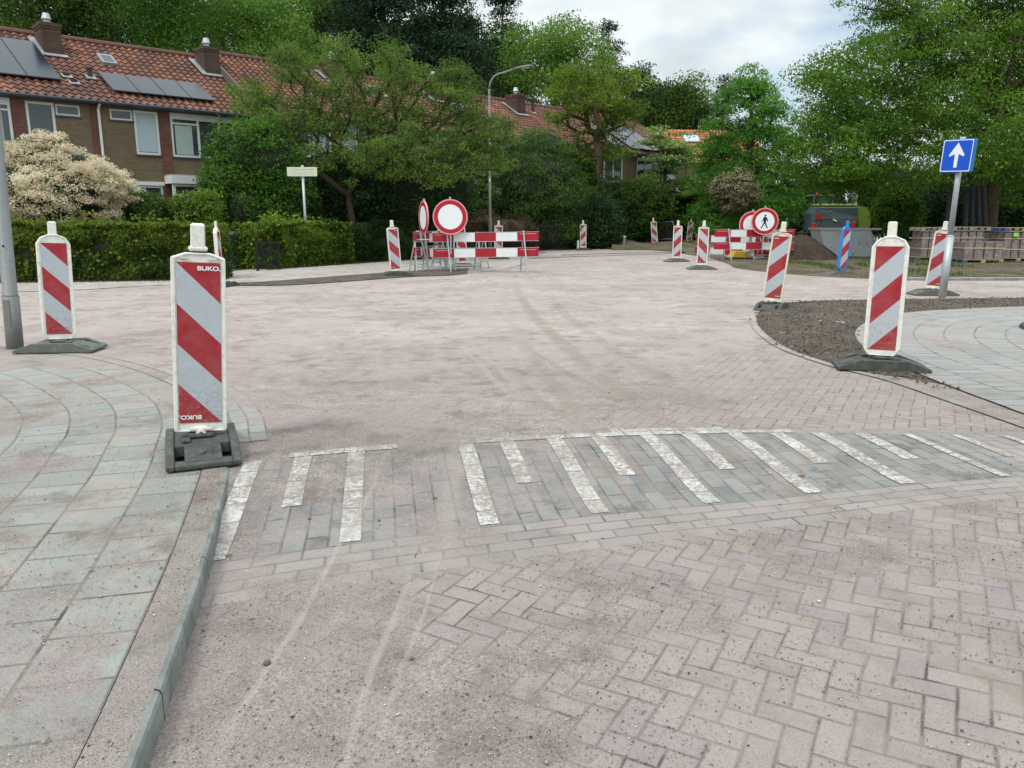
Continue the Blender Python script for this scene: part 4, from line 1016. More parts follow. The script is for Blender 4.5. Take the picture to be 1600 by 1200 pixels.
def house(s0, label, mirror, lift=0., solar=None, chim=True, skylight=None, vents=(), fwd=0., bay=True, verge=False):
    o = FA+FD*s0+Vector((FD.y, -FD.x, 0))*fwd
    rt = empty('terraced_house', (o.x, o.y, lift), FANG); tag(rt, label, 'house', 'terraced brick houses behind the gardens')
    X = (lambda a, b: (UW-b, UW-a)) if mirror else (lambda a, b: (a, b))
    sm_, w3, pr, w4 = X(.46, 1.17), X(1.21, 2.02), X(2.04, 2.42), X(2.44, 5.0)
    p0 = X(0, .06); pe = X(0, .10)
    low = X(.55, 1.98); bayx = X(2.10, 4.9); door = X(5.0, 5.6) if False else None
    Hs = [(*sm_, 4.78, 5.12), (*w3, 3.68, 5.14), (*w4, 3.66, 5.18), (*low, .45, 2.62), (*bayx, .1, 2.66)]
    cuts = sorted([0.001, UW, *pr, *(X(0, .16))])
    wall(rt, 'wall', 0, UW, -.2, 5.25, Hs+[(*pr, -.3, 5.3), (*X(0, .16), -.3, 5.3)], M_khaki)
    for k, q in enumerate((pr, X(0, .16))):
        m = MB(); m.box2((q[0], -.02, -.2), (q[1], .12, 5.25)); m.build('brick_pier', M_redbr, rt)
    m = MB(); m.add([(0, 0, -.2), (UW, 0, -.2), (UW, 9.2, -.2), (0, 9.2, -.2), (0, 0, 5.3), (UW, 0, 5.3), (UW, 9.2, 5.3), (0, 9.2, 5.3), (0, 4.6, 7.9), (UW, 4.6, 7.9)], [(1, 2, 6, 9, 5), (3, 0, 4, 8, 7), (2, 3, 7, 6)])
    m.build('gable_wall', M_khaki, rt)
    d = MB(); d.box2((.1, .9, .0), (UW-.1, .95, 5.2)); d.build('room_back', plain('room_dark', (.05, .05, .05), .9) if 'room_dark' not in bpy.data.materials else bpy.data.materials['room_dark'], rt)
    window(rt, *sm_, 4.78, 5.12, .04, fw=.05)
    a, b = w3; window(rt, a, b, 3.68, 5.14, .04, fw=.075, curtain=[(a+.08, b-.08, 3.78, 5.06, 1)] if s0 > 0 and int(s0) % 2 == 0 else None)
    a, b = w4; wd_ = b-a; hx = X(2.44, 3.45)
    q = [X(3.42, 3.42)[0], X(4.2, 4.2)[0]] 
    ff = window(rt, a, b, 3.66, 5.18, .04, bars=q, hbar=[(hx[0]+.07, hx[1], 4.82)], fw=.075, curtain=[(hx[0]+.15, hx[1]-.25, 3.76, 4.76, 0)])
    m = MB(); m.box2((a, -.01, 4.96), (b, .02, 5.17)); m.build('fascia_panel', M_wfr, rt)
    a, b = low; window(rt, a, b, .45, 2.62, .04, bars=[(a+b)/2-.25], hbar=[(a+.07, b-.07, 2.2)], fw=.07); m = MB(); m.box2((a-.15, -.05, 2.63), (b+.05, .05, 2.76)); m.build('lintel', M_wfr, rt)
    # bay with flat white roof edge
    a, b = bayx; bd = -.65
    m = MB(); m.box2((a-.05, bd-.08, 2.70), (b+.05, -.002, 2.98)); m.box2((a-.02, bd-.02, 2.985), (b+.02, -.004, 3.02), 1); m.build('bay_roof', [M_wfr, M_lead], rt)
    m = MB(); m.box2((a+.02, bd, -.2), (b-.02, bd+.1, .75)); m.build('bay_wall', M_khaki, rt)
    n3 = [a+(b-a)*k/3 for k in (1, 2)]
    window(rt, a, b, .75, 2.70, bd+.04, bars=n3, hbar=[(a+.1, b-.1, 2.3)], fw=.10, sill=False)
    # gutter, downpipe
    m = MB(); m.tube([(0.01, -.30, 5.28), (UW-.01, -.30, 5.28)], .075, 8); m.box2((.01, -.28, 5.20), (UW-.01, .1, 5.26)); m.build('gutter', M_gut, rt)
    dx = X(.09, .09)[0]
    if mirror is False or True:
        m = MB(); m.tube([(dx, -.30, 5.22), (dx, -.08, 5.05), (dx, -.08, 0)], .045, 8); m.build('downpipe', M_bwhite, rt) if not mirror else None
    rf = roof_mesh(UW, SLL, SL, M_tiles, rt); rf.location = (0, -.34, EZ)
    m = MB(); m.add([(0, 0, 0), (UW, 0, 0), (UW, -SLL*math.cos(SL), -SLL*math.sin(SL)), (0, -SLL*math.cos(SL), -SLL*math.sin(SL))][:0], []) 
    rz_, ry_ = EZ+SLL*math.sin(SL), -.34+SLL*math.cos(SL)
    m = MB(); m.add([(0, ry_, rz_), (UW, ry_, rz_), (UW, 2*ry_+.34, EZ), (0, 2*ry_+.34, EZ)], [(0, 1, 2, 3)]); m.build('back_roof', M_tiles, rt)
    m = MB()
    nr = 16
    for k in range(nr):
        a = UW*k/nr; m.tube([(a+.005, ry_, rz_+.02), (a+UW/nr+.02, ry_, rz_+.035)], [.13, .115], 8)
    m.build('ridge_tiles', M_tiles, rt)
    if verge:
        m = MB(); cs_, sn_ = math.cos(SL), math.sin(SL)
        m.add([(-.06, -.36, EZ-.25), (-.06, -.36, EZ+.08), (-.06, ry_, rz_+.10), (-.06, ry_, rz_-.24), (.04, -.36, EZ-.25), (.04, -.36, EZ+.08), (.04, ry_, rz_+.10), (.04, ry_, rz_-.24)], [(0, 1, 2, 3), (4, 7, 6, 5), (1, 5, 6, 2), (0, 4, 5, 1), (3, 2, 6, 7)]); m.build('verge', plain('verge_board', (.13, .10, .08), .9, var=.2), rt)
    def rp_(x, s, h=0.): return (x, -.34+s*math.cos(SL)-h*math.sin(SL), EZ+s*math.sin(SL)+h*math.cos(SL))
    if solar:
        for (x0, x1, s0_, s1_, sk) in solar:
            m = MB()
            c = [rp_(x0, s0_, .11), rp_(x1, s0_, .11), rp_(x1+sk, s1_, .11), rp_(x0+sk, s1_, .11)]; c2 = [rp_(x0, s0_, .15), rp_(x1, s0_, .15), rp_(x1+sk, s1_, .15), rp_(x0+sk, s1_, .15)]
            m.add(c+c2, [(3, 2, 1, 0), (4, 5, 6, 7)]+[(k, (k+1) % 4, 4+(k+1) % 4, 4+k) for k in range(4)]); p = m.build('solar_panel', M_dark, rt)
            ins = .025; m = MB(); d = [rp_(x0+ins, s0_+ins, .152), rp_(x1-ins, s0_+ins, .152), rp_(x1-ins+sk, s1_-ins, .152), rp_(x0+ins+sk, s1_-ins, .152)]; m.add(d, [(0, 1, 2, 3)]); m.build('cell_field', M_solar, p)
    if skylight:
        x0, x1, a, b = skylight; m = MB(); m.add([rp_(x0, a, .02), rp_(x1, a, .02), rp_(x1, b, .02), rp_(x0, b, .02), rp_(x0, a, .14), rp_(x1, a, .14), rp_(x1, b, .14), rp_(x0, b, .14)], [(4, 5, 6, 7)]+[(k, (k+1) % 4, 4+(k+1) % 4, 4+k) for k in range(4)])
        f = m.build('skylight', M_lead, rt); m = MB(); m.add([rp_(x0+.07, a+.1, .145), rp_(x1-.07, a+.1, .145), rp_(x1-.07, b-.12, .145), rp_(x0+.07, b-.12, .145)], [(0, 1, 2, 3)]); m.build('pane', M_solar, f)
    for (vx, vs_, vh) in vents:
        p = rp_(vx, vs_); m = MB(); m.box((p[0], p[1], p[2]+vh/2), (.14, .14, vh), bev=.02); m.box((p[0], p[1], p[2]+vh*.85), (.2, .2, .06)); v = m.build('roof_vent', M_dark, rt)
        m = MB(); m.add([rp_(vx-.16, vs_-.2, .07), rp_(vx+.16, vs_-.2, .07), rp_(vx+.16, vs_+.1, .07), rp_(vx-.16, vs_+.1, .07)], [(0, 1, 2, 3)]); m.build('flashing', M_lead, v)
    if chim:
        x0, x1 = UW-.68, UW-.06; p = rp_(0, 3.62); yb, zb = p[1], p[2]
        m = MB(); m.box2((x0, yb, zb-.4), (x1, yb+.9, zb+1.02)); m.box2((x0-.04, yb-.04, zb+.95), (x1+.04, yb+.94, zb+1.07)); m.box2((x0-.02, yb-.02, zb+.87), (x1+.02, yb+.92, zb+.93))
        c = m.build('chimney', M_dkbr, rt)
        m = MB(); m.tube([((x0+x1)/2, yb+.45, zb+1.07), ((x0+x1)/2, yb+.45, zb+1.22)], .11, 12); m.tube([((x0+x1)/2, yb+.45, zb+1.22), ((x0+x1)/2, yb+.45, zb+1.25), ((x0+x1)/2, yb+.45, zb+1.45)], [.07, .16, .10], 12); m.build('flue', M_galv, c)
        m = MB(); q = .08
        m.add([rp_(x0-.18, 3.35, q), rp_(x1+.1, 3.35, q), rp_(x1+.1, 3.56, q), rp_(x0-.18, 3.56, q)], [(0, 1, 2, 3)]); m.add([rp_(x0-.22, 3.4, q+.01), rp_(x0, 3.4, q+.01), rp_(x0, 4.9, q+.01), rp_(x0-.22, 4.9, q+.01)], [(0, 1, 2, 3)]); m.build('flashing', M_lead, c)
    return rt
house(-8.65, 'brick house at the left edge, seen only in part behind the steel column', False, chim=False)
house(-3.0, 'brick house at the far left with large tilted solar panels and a tall chimney', True, solar=[(4.93+a*1.0, 4.93+a*1.0+.98, 1.12, 4.3, -.12) for a in (-4, -3, -2, -1)], vents=((5.2, 1.75, .12), (5.3, 1.25, .12)))
house(2.65, 'brick house with a row of four solar panels and a skylight', False, solar=[(.70+k*.88, .70+k*.88+.86, .68, 2.15, -.08) for k in range(4)], skylight=(1.1, 1.6, 3.2, 4.0), vents=((.32, 1.86, .38),))
house(8.30, 'brick house whose raised roof edge shows left of the spreading tree', True, lift=.25, verge=True, vents=((3.2, 2.6, .42), (3.0, 2.0, .35)))
house(13.95, 'brick house hidden behind the spreading tree, chimney above its crown', False, lift=.1, skylight=(1.2, 1.9, 3.0, 4.1))
house(19.60, 'brick house behind the street lamp with a chimney and a small dark skylight', True, lift=-.05, skylight=(4.9, 5.4, 2.8, 3.7) if False else (.4, 1.1, 2.9, 3.7))
house(25.25, 'brick house at the right end of the row with a broad pale solar field', False, lift=-.1, solar=[(4.3+k*.9, 5.18+k*.9, .5, 3.6, 0) for k in range(1)], chim=False, vents=((1.0, 4.2, .8),))
house(30.9, 'last brick house of the row, mostly behind the layered pale green shrub', True, lift=-.15, chim=False, solar=[(.1+k*1.0, 1.06+k*1.0, .4, 3.6, 0) for k in range(3)])
# orange roofed house beyond
x, y, _ = atY(1050, 300, 58); rt = empty('orange_roof_house', (x, y, 2.5), R(8)); tag(rt, 'distant house with a bright orange tiled roof and one skylight', 'house')
rf = roof_mesh(7.5, 4.6, R(36), M_tiles_o, rt); rf.location = (0, 0, 3.0)
m = MB(); m.box2((.2, .3, -2.6), (7.3, 7, 3.1)); m.add([(.2, .3, 3.1), (.2, 7.1, 3.1), (.2, 3.7, 5.6), (7.3, .3, 3.1), (7.3, 7.1, 3.1), (7.3, 3.7, 5.6)], [(0, 2, 1), (3, 4, 5)]); m.build('wall', M_khaki, rt)
m = MB(); m.add([(0, 3.72, 5.7), (7.5, 3.72, 5.7), (7.5, 7.4, 3.0), (0, 7.4, 3.0)], [(0, 1, 2, 3)]); m.build('back_roof', M_tiles_o, rt)
m = MB(); cs_, sn_ = math.cos(R(36)), math.sin(R(36)); q = lambda a, s, h: (a, s*cs_-h*sn_, 3+s*sn_+h*cs_)
m.add([q(1.6, 2.7, .12), q(2.9, 2.7, .12), q(2.9, 3.7, .12), q(1.6, 3.7, .12)], [(0, 1, 2, 3)]); sk = m.build('skylight', M_lead, rt); m = MB(); m.add([q(1.68, 2.78, .125), q(2.82, 2.78, .125), q(2.82, 3.62, .125), q(1.68, 3.62, .125)], [(0, 1, 2, 3)]); m.build('pane', M_blind, sk)

# ------------------------------------------------------------------ works site on the right
def mound(label, c, rx, ry, h, mat, name='heap_of_soil', cat='soil heap'):
    n, r_ = 40, 16; m = MB(); vs = []
    for i in range(r_+1):
        t = i/r_
        for k in range(n):
            a = 2*PI*k/n; q = 1+.16*noise.noise((math.cos(a)*1.5, math.sin(a)*1.5, c[0])); x, y = rx*t*q*math.cos(a), ry*t*q*math.sin(a)
            z = h*(math.cos(PI*t)*.5+.5)**.85+.05*noise.noise((x*3, y*3, 1))+.03*noise.noise((x*9, y*9, 1))-.03*t
            vs.append((x, y, z))
    m.add(vs, [(i*n+k, i*n+(k+1) % n, (i+1)*n+(k+1) % n, (i+1)*n+k)[::-1] for i in range(r_) for k in range(n)])
    o = m.build(name, mat, smooth=True); o.location = c; tag(o, label, cat); return o
M_heap = soil('heap_soil', (.045, .033, .025), (.085, .064, .05), (.03, .022, .017), .8, 0., .15)
x, y = at(1262, 408); mound('dark heap of soil in front of the steel bucket', (x-.15, y+.3, .05), 1.6, 1.2, .88, M_heap)
x, y = at(1395, 392); mound('low pale rubble heap left of the block pallets', (x, y, .03), 2.0, 1.2, .55, M_dirt_far, 'rubble_heap', 'rubble')
N = NT('bucket_steel'); o = N.obj(); c = N.mix(N.noise(o, 2.5, 5, .65), (.38, .41, .40), (.58, .61, .60)); c = N.mix(N.ramp(N.noise(o, 4, 6, .7, loc=(3, 3, 0)), .56, .62), c, (.50, .56, .58)); c = N.mix(N.ramp(N.noise(o, 5, 5, .7, loc=(8, 1, 0)), .62, .68), c, (.16, .12, .08)); M_bucket = N.fin(c, .6, .2)
x0, y0 = at(1262, 398); x1, y1 = at(1352, 401)
rt = empty('loading_bucket', ((x0+x1)/2-.28, 30.2, .03), R(-4)); tag(rt, 'weathered grey steel tipping bucket between the soil heap and the excavator', 'steel bucket')
top_ = [(-1.15, -.05, 1.03), (1.15, -.05, 1.03), (1.15, 1.3, 1.03), (-1.15, 1.3, 1.03)]; mid_ = [(-1.1, -.35, .50), (1.35, -.35, .50)]; bt = [(-.55, .0, 0), (1.5, .0, 0), (1.5, .95, 0), (-.55, .95, 0)]
m = MB(); wl = .03
m.add([(-1.15, -.1, 1.03), (.75, -.1, 1.03), (.95, -.1, .0), (-.35, -.1, .0), (-.95, -.1, .45)], [(0, 4, 3, 2, 1)])
m.add([(.75, -.1, 1.03), (.95, -.1, 0), (1.45, .35, .0), (1.05, 1.2, 1.03)], [(0, 1, 2, 3)])
m.add([(-1.15, -.1, 1.03), (-.95, -.1, .45), (-.35, -.1, 0), (-.3, 1.2, 0), (-1.0, 1.2, .6), (-1.15, 1.2, 1.03)], [(0, 5, 4, 3, 2, 1)])
m.add([(-.3, 1.2, 0), (1.05, 1.2, 0), (1.05, 1.2, 1.03), (-1.15, 1.2, 1.03), (-1., 1.2, .6)], [(0, 1, 2, 3, 4)]); m.add([(.95, -.1, 0), (1.45, .35, 0), (1.05, 1.2, 0), (-.3, 1.2, 0), (-.35, -.1, 0)], [(0, 1, 2, 3, 4)]); m.add([(1.05, 1.2, 0), (1.45, .35, 0), (1.05, 1.2, 1.03)], [(0, 1, 2)])
bk = m.build('bucket_shell', M_bucket, rt)
m = MB(); m.box2((-1.2, -.15, 1.03), (1.12, -.06, 1.10)); m.box2((-1.2, 1.14, 1.03), (1.12, 1.24, 1.10)); m.box2((-1.2, -.055, 1.03), (-1.11, 1.135, 1.10)); m.build('rim', M_galv, rt)
m = MB(); m.tube([(.98, -.09, 1.0), (1.50, .3, .03)], .035, 6); m.build('cutting_edge', M_dark, rt); m = MB(); m.box2((-.12, -.13, .35), (-.06, -.104, .95)); m.box2((-.16, -.135, .28), (-.02, -.104, .38)); m.build('hook', M_dark, rt)

M_lime = plain('lime_paint', (.17, .26, .02), .35, var=.08, dirt=.2); M_anth = plain('anthracite_paint', (.07, .10, .115), .4, var=.12, dirt=.2)
N = NT('tail_light'); M_tail = N.fin((.6, .01, .012), .25); 
M_cabg = N_ = None
N = NT('cab_glass'); M_cabg = N.fin((.02, .025, .028), .05, 0., None, .9)
ex = empty('excavator', (atY(1297, 370, 40)[0], 40, .05), R(-6)); tag(ex, 'lime green and dark grey crawler excavator under the low branches', 'excavator')
m = MB()
for s in (-1, 1):
    pr_ = [(-1.25, .22), (-1.05, .04), (1.05, .04), (1.25, .22), (1.22, .55), (1.0, .68), (-1.0, .68), (-1.22, .55)]
    M_ = Matrix.Translation((s*.95, 1.2, 0)) @ Matrix.Rotation(PI/2, 4, 'Z'); t_ = MB(); t_.prism(pr_, -.22, .22, M=M_)
    for k in range(14): t_.box((s*.95, 1.2-1.1+k*.17, .03), (.48, .08, .05)); t_.box((s*.95, 1.2-1.0+k*.155, .69), (.48, .07, .04))
    t_.build('track', M_dark, ex)
cw = [(-1.18, .82), (1.0, .82), (1.12, 1.0), (1.15, 1.55), (1.0, 2.02), (-1.02, 2.02), (-1.2, 1.7)]
m = MB(); vs = []
for yy, k in ((-.55, .9), (-.72, .965), (-.45, 1.0), (.5, 1.0)):
    vs += [(a*k, yy+(0 if abs(a) < 1.1 else .12), 1.42+(b-1.42)*k) for a, b in cw]
n = len(cw); vs2 = vs[n:2*n]+vs[2*n:3*n]+vs[3*n:]
m.add(vs2, [(i*n+k, (i)*n+(k+1) % n, (i+1)*n+(k+1) % n, (i+1)*n+k) for i in range(2) for k in range(n)]+[tuple(range(n-1, -1, -1)), tuple(range(2*n, 3*n))]); soften(m.build('counterweight', M_anth, ex), .05, 3)
m = MB(); m.box((.0, -.738, 1.48), (1.5, .012, .02)); m.box((-.05, -.738, .98), (1.3, .012, .02)); m.box((-.82, -.738, 1.35), (.02, .012, .5), rot=(0, R(12), 0)); m.box((.66, -.738, 1.35), (.02, .012, .66), rot=(0, R(-24), 0)); m.box((-.3, -.738, 1.80), (.12, .012, .05)); m.build('trim_line', plain('trim_lime', (.18, .24, .05), .4), ex)
m = MB(); m.prism(rounded([(1.2, .95), (1.78, .95), (1.84, 1.35), (1.68, 1.85), (1.5, 2.02), (1.12, 2.05)], .06), -.35, 1.9); m.box((0.05, .1, 2.10), (2.0, 1.3, .14), bev=.05); m.build('engine_cover', M_lime, ex)
m = MB(); m.box((-.05, -.747, 1.36), (.20, .01, .07), rot=(0, R(25), 0), bev=.004); m.build('badge', M_bwhite, ex)
m = MB(); m.box((-.0, -.74, .86), (.3, .02, .12), bev=.006); m.build('number_plate', plain('plate_yellow', (.65, .45, .03), .5), ex)
for xx, zz in ((-1.02, 1.08), (.86, 1.15)): m = MB(); m.box((xx, -.74, zz), (.17, .05, .26), bev=.02); m.build('tail_light', M_tail, ex)
m = MB(); m.prism([(-.98, 1.45), (-.70, 1.45), (-.84, 1.78)], -.76, -.735); m.build('warning_triangle', M_tail, ex)
m = MB(); m.box((-.35, 1.2, 2.0), (1.0, 1.5, .3), bev=.05); m.box((-.35, 1.2, 2.60), (1.05, 1.6, .10), bev=.05)
for a, b in ((-.82, .45), (.12, .45), (-.82, 1.95), (.12, 1.95)): m.box((a, b, 2.3), (.07, .07, .6))
cb = m.build('cab', M_anth, ex); m = MB(); m.box((-.35, 1.2, 2.3), (.9, 1.46, .52)); m.build('cab_glass', M_cabg, cb)
for xx in (-.65, -.1): m = MB(); m.tube([(xx, .6, 2.65), (xx, .6, 2.78)], .07, 10); m.build('beacon_light', plain('amber_red', (.75, .10, .03), .3), ex)
m = MB(); m.tube([(.95, 1.0, 2.1), (1.05, 1.1, 2.6), (1.0, 1.9, 2.6)], .025, 6); m.tube([(1.3, .6, 2.0), (1.35, .6, 2.7), (1.2, 1.7, 2.7)], .025, 6); m.build('handrail', M_galv, ex)
m = MB(); m.prism([(0, 0), (.35, -.1), (1.3, 2.4), (2.4, 3.6), (2.2, 3.85), (.9, 2.7)], -.16, .16, M=Matrix.Translation((1.5, 1.6, 1.7)) @ Matrix.Rotation(R(75), 4, 'Z')); m.build('boom', M_dark, ex)
m = MB(); m.prism([(2.2, 3.9), (2.5, 3.5), (2.9, .9), (2.65, .8)], -.12, .12, M=Matrix.Translation((1.5, 1.6, 1.7)) @ Matrix.Rotation(R(75), 4, 'Z')); m.build('stick', M_dark, ex)
m = MB(); m.tube([(1.45, 2.6, 2.4), (1.5, 3.6, 4.0)], .09, 10); m.tube([(1.5, 3.6, 4.0), (1.5, 3.9, 4.5)], .05, 8); m.build('hydraulic_ram', M_galv, ex)
m = MB(); m.prism([(2.5, .3), (3.1, .2), (3.3, .8), (2.7, 1.2)], -.35, .35, M=Matrix.Translation((1.5, 1.6, 1.0)) @ Matrix.Rotation(R(75), 4, 'Z')); m.build('bucket', M_dark, ex)
m = MB(); m.box((1.9, 2.6, .55), (1.7, .12, .75), bev=.02); m.build('dozer_blade', M_black, ex)

# yellow plate compactor
x, y = at(1154, 407); rt = empty('plate_compactor', (x, y, .01), R(8)); tag(rt, 'low yellow plate compactor behind the sunken red and white boards', 'compactor')
M_yel = plain('machine_yellow', (.62, .38, .02), .45, var=.1, dirt=.3)
m = MB(); m.prism([(-.42, .06), (-.36, .0), (.36, .0), (.42, .06), (.40, .09), (-.40, .09)], -.28, .28); m.build('base_plate', M_dark, rt)
m = MB(); m.prism([(-.38, .095), (.38, .095), (.34, .22), (.16, .26), (.1, .34), (-.22, .34), (-.30, .2)], -.22, .22); soften(m.build('body', M_yel, rt), .02)
m = MB(); m.tube([(-.12, .0, .34), (-.12, 0, .42)], .06, 10); m.box((.02, 0, .37), (.16, .2, .06), bev=.02); m.build('engine', M_dark, rt)
m = MB(); m.tube([(.3, -.18, .2), (.62, -.18, .42), (.62, .18, .42), (.3, .18, .2)], .016, 6); m.build('handle', M_dark, rt)

# green tub
x, y = at(1402, 388); rt = empty('wheelbarrow_tub', (x, y, .35), R(15)); tag(rt, 'dark green rounded tub lying left of the block pallets', 'tub')
m = MB(); vs = []; n = 24
for i in range(9):
    t = i/8; r_ = .50*math.sin(PI*.5*t)**.6; z = .62*(1-t**2.2)
    for k in range(n): a = 2*PI*k/n; vs.append((1.15*r_*math.cos(a), .8*r_*math.sin(a), z))
m.add(vs, [(i*n+k, (i+1)*n+k, (i+1)*n+(k+1) % n, i*n+(k+1) % n) for i in range(8) for k in range(n)]); m.build('tub', plain('tub_green', (.012, .075, .055), .4, var=.15), rt, True)
m = MB(); m.tube([(.59*math.cos(k*PI/12), .42*math.sin(k*PI/12), .0) for k in range(25)], .025, 6); m.build('rim', M_black, rt)
m = MB(); m.box((0, .0, -.18), (.9, .6, .34), bev=.04); m.build('stand', M_dark, rt)
# planks
for k, (px, py, l_, a, lab) in enumerate([(1368, 386, 1.9, 20, 'pale plank lying lowest right of the steel bucket'), (1378, 382, 1.6, 12, 'pale plank in the middle of the rubble'), (1362, 378, 1.7, 35, 'pale plank topmost on the rubble heap'), (1392, 386, 1.3, 5, 'short pale plank close to the green tub')]):
    x, y = at(px, py); y = min(y, 37); x, y, _ = atY(px, py, y); m = MB(); m.box((0, 0, 0), (l_, .16, .05), bev=.005); o = m.build('plank', M_wood); o.location = (x, y, .30+.06*k); o.rotation_euler = (R(4), R(6), R(a)); tag(o, lab, 'plank', 'planks on the rubble')

# pallets with paving blocks
N = NT('stacked_blocks'); o = N.obj(); x, y, z = N.sep(o)
hz = N.m('ADD', x, y); r0 = N.m('FLOOR', N.m('DIVIDE', z, .083)); fz = N.m('FRACT', N.m('DIVIDE', z, .083)); fx = N.m('FRACT', N.m('DIVIDE', hz, .105)); c0 = N.m('FLOOR', N.m('DIVIDE', hz, .105))
j = N.m('MAXIMUM', N.ramp(fz, .06, .12, 1., 0.), N.ramp(fx, .05, .09, 1., 0.)); wv = N.white(N.vec(r0, c0, 1.)); 
c = N.mix(wv, (.185, .155, .147), (.30, .255, .24)); c = N.mix(N.m('MULTIPLY', j, .75), c, (.05, .045, .04)); M_blocks = N.fin(c, .9, 0., N.bump(j, .01, -.6), .2)
def pallet(label, x, y, rz, blue=True, z=0.03, grp='wooden pallets under the paving blocks', mat=None):
    mat = mat or M_wood
    rt = empty('pallet', (x, y, z), rz); tag(rt, label, 'pallet', grp)
    m = MB(); [m.box((0, -.44+.22*k, .125), (1.25, .12, .022)) for k in range(5)]; m.build('deck', mat, rt)
    m = MB(); [m.box((0, q, .011), (1.25, .10, .022)) for q in (-.44, 0, .44)]; m.build('runners', mat, rt)
    for q in (-.44, 0, .44):
        for p in (-.56, 0, .56): m = MB(); m.box((p, q, .068), (.13, .12, .09)); m.build('block', M_bluew if blue and p == -.56 else mat, rt)
    return rt
M_strap = plain('strap_tan', (.50, .42, .28), .6)
def stack(label, x, y, rz, w_, d_, h, z=.17, cols=4):
    rt = empty('block_stack', (x, y, z), rz); tag(rt, label, 'paving blocks', 'strapped stacks of paving blocks')
    g = .045; cw_ = w_/cols
    for k in range(cols):
        m = MB(); a = -w_/2+k*cw_; hh = h-(.0 if k % 2 else .012); m.box2((a+g*.5, -d_/2+(k % 2)*.012, 0), (a+cw_-g*.5, d_/2, hh)); m.build('column', M_blocks, rt)
    for zz in ((.30*h, .72*h) if h > .7 else (.6*h,)):
        m = MB(); t_ = .006; m.box2((-w_/2-t_, -d_/2-t_-.004, zz), (w_/2+t_, -d_/2-.003, zz+.03)); m.box2((-w_/2-t_-.004, -d_/2, zz), (-w_/2-t_+.002, d_/2, zz+.03)); m.build('strap', M_strap, rt)
    return rt
pz = R(-6)
px_ = lambda a, Y: atY(a, 400, Y)[0]
defs = [  # pixel centre x, Y, width, height of blocks, label, pallet on top
 (1452, 27.6, 1.0, .86, 'leftmost tall strapped stack, grey brown blocks', 1), (1500, 27.4, 1.0, .88, 'strapped stack behind the one way sign post', 1),
 (1526, 25.9, 1.25, .56, 'low stack of blocks on the front pallet', 0), (1545, 28.2, 1.0, .80, 'tall stack behind the low front stack', 0),
 (1580, 26.9, 1.05, .86, 'tall stack with a bright green tag', 2), (1634, 26.8, 1.1, .86, 'tall stack at the right edge of the picture', 2)]
for k, (px, Y, w_, h, lab, tp) in enumerate(defs):
    xx = px_(px, Y); pallet(('pale pallet with a blue corner block in front' if k == 2 else 'pallet beneath the '+lab.split(',')[0]), xx, Y, pz, True, .04)
    stack(lab, xx, Y, pz, w_, .92, h, .185)
    if tp: pallet('empty pallet lying on top of the '+lab.split(',')[0], xx+.05, Y, pz+R(2), k >= 4, .19+h, 'empty pallets lying on the block stacks', M_wood if k >= 4 else M_woodg)
m = MB(); m.box((0, 0, 0), (.15, .01, .13), bev=.003); o = m.build('paper_tag', plain('neon_green', (.25, .75, .06), .6)); xx = px_(1583, 26.4); o.location = (xx, 26.4, .95); o.rotation_euler = (0, 0, pz); tag(o, 'bright green tag stuck on a block stack', 'tag')
m = MB(); m.box((0, 0, 0), (.12, .01, .13), bev=.003); o = m.build('paper_tag', M_bwhite); xx = px_(1531, 27.6); o.location = (xx, 27.68, .86); o.rotation_euler = (0, 0, pz); tag(o, 'white paper tag on the stack behind the low front one', 'tag')

# ------------------------------------------------------------------ vegetation
def leaf_mat(name, a, b, c=None, cfrac=.15, rough=.6, trans=.35, gloss=.10):
    N = NT(name); g = N.n('ShaderNodeNewGeometry').outputs['Random Per Island']
    cl = N.n('ShaderNodeAttribute', attribute_name='clump').outputs['Fac']
    f = N.m('ADD', N.m('MULTIPLY', cl, .75), N.m('MULTIPLY', g, .35))
    cc = N.mix(f, a, b)
    if c is not None: cc = N.mix(N.ramp(N.m('FRACT', N.m('ADD', N.m('MULTIPLY', g, 7.3), cl)), 1-cfrac, 1-cfrac+.02), cc, c)
    p = N.n('ShaderNodeBsdfPrincipled'); N.L(cc, p.inputs['Base Color']); p.inputs['Roughness'].default_value = rough; p.inputs['Specular IOR Level'].default_value = gloss
    t = N.n('ShaderNodeBsdfTranslucent'); N.L(N.mix(.5, cc, N.scale(cc, 1.6)), t.inputs[0])
    mx_ = N.n('ShaderNodeMixShader'); mx_.inputs[0].default_value = trans; N.L(p.outputs[0], mx_.inputs[1]); N.L(t.outputs[0], mx_.inputs[2]); N.L(mx_.outputs[0], N.out.inputs[0])
    return N.mat
def bark(name, c, c2):
    N = NT(name); o = N.obj(); v = N.noise(o, 7, 6, .7, stretch=(3, 3, .6)); cc = N.mix(v, c, c2)
    return N.fin(cc, .95, 0., N.bump(v, .03, .8), .1)
B_dark = bark('dark_bark', (.035, .028, .022), (.10, .08, .06)); B_brown = bark('brown_bark', (.06, .042, .03), (.15, .11, .075)); B_grey = bark('grey_bark', (.08, .075, .06), (.19, .17, .14))
L_mid = leaf_mat('leaf_mid', (.022, .055, .012), (.11, .19, .034))
L_light = leaf_mat('leaf_light', (.045, .11, .014), (.18, .33, .05), (.22, .36, .07), .12, trans=.42)
L_fresh = leaf_mat('leaf_fresh', (.026, .085, .014), (.115, .25, .032), trans=.40)
L_horn = leaf_mat('leaf_hornbeam', (.03, .11, .018), (.14, .32, .045), trans=.4)
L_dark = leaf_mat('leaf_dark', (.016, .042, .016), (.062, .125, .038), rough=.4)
L_con = leaf_mat('needle_dark', (.012, .034, .018), (.055, .10, .045), trans=.25, rough=.6)
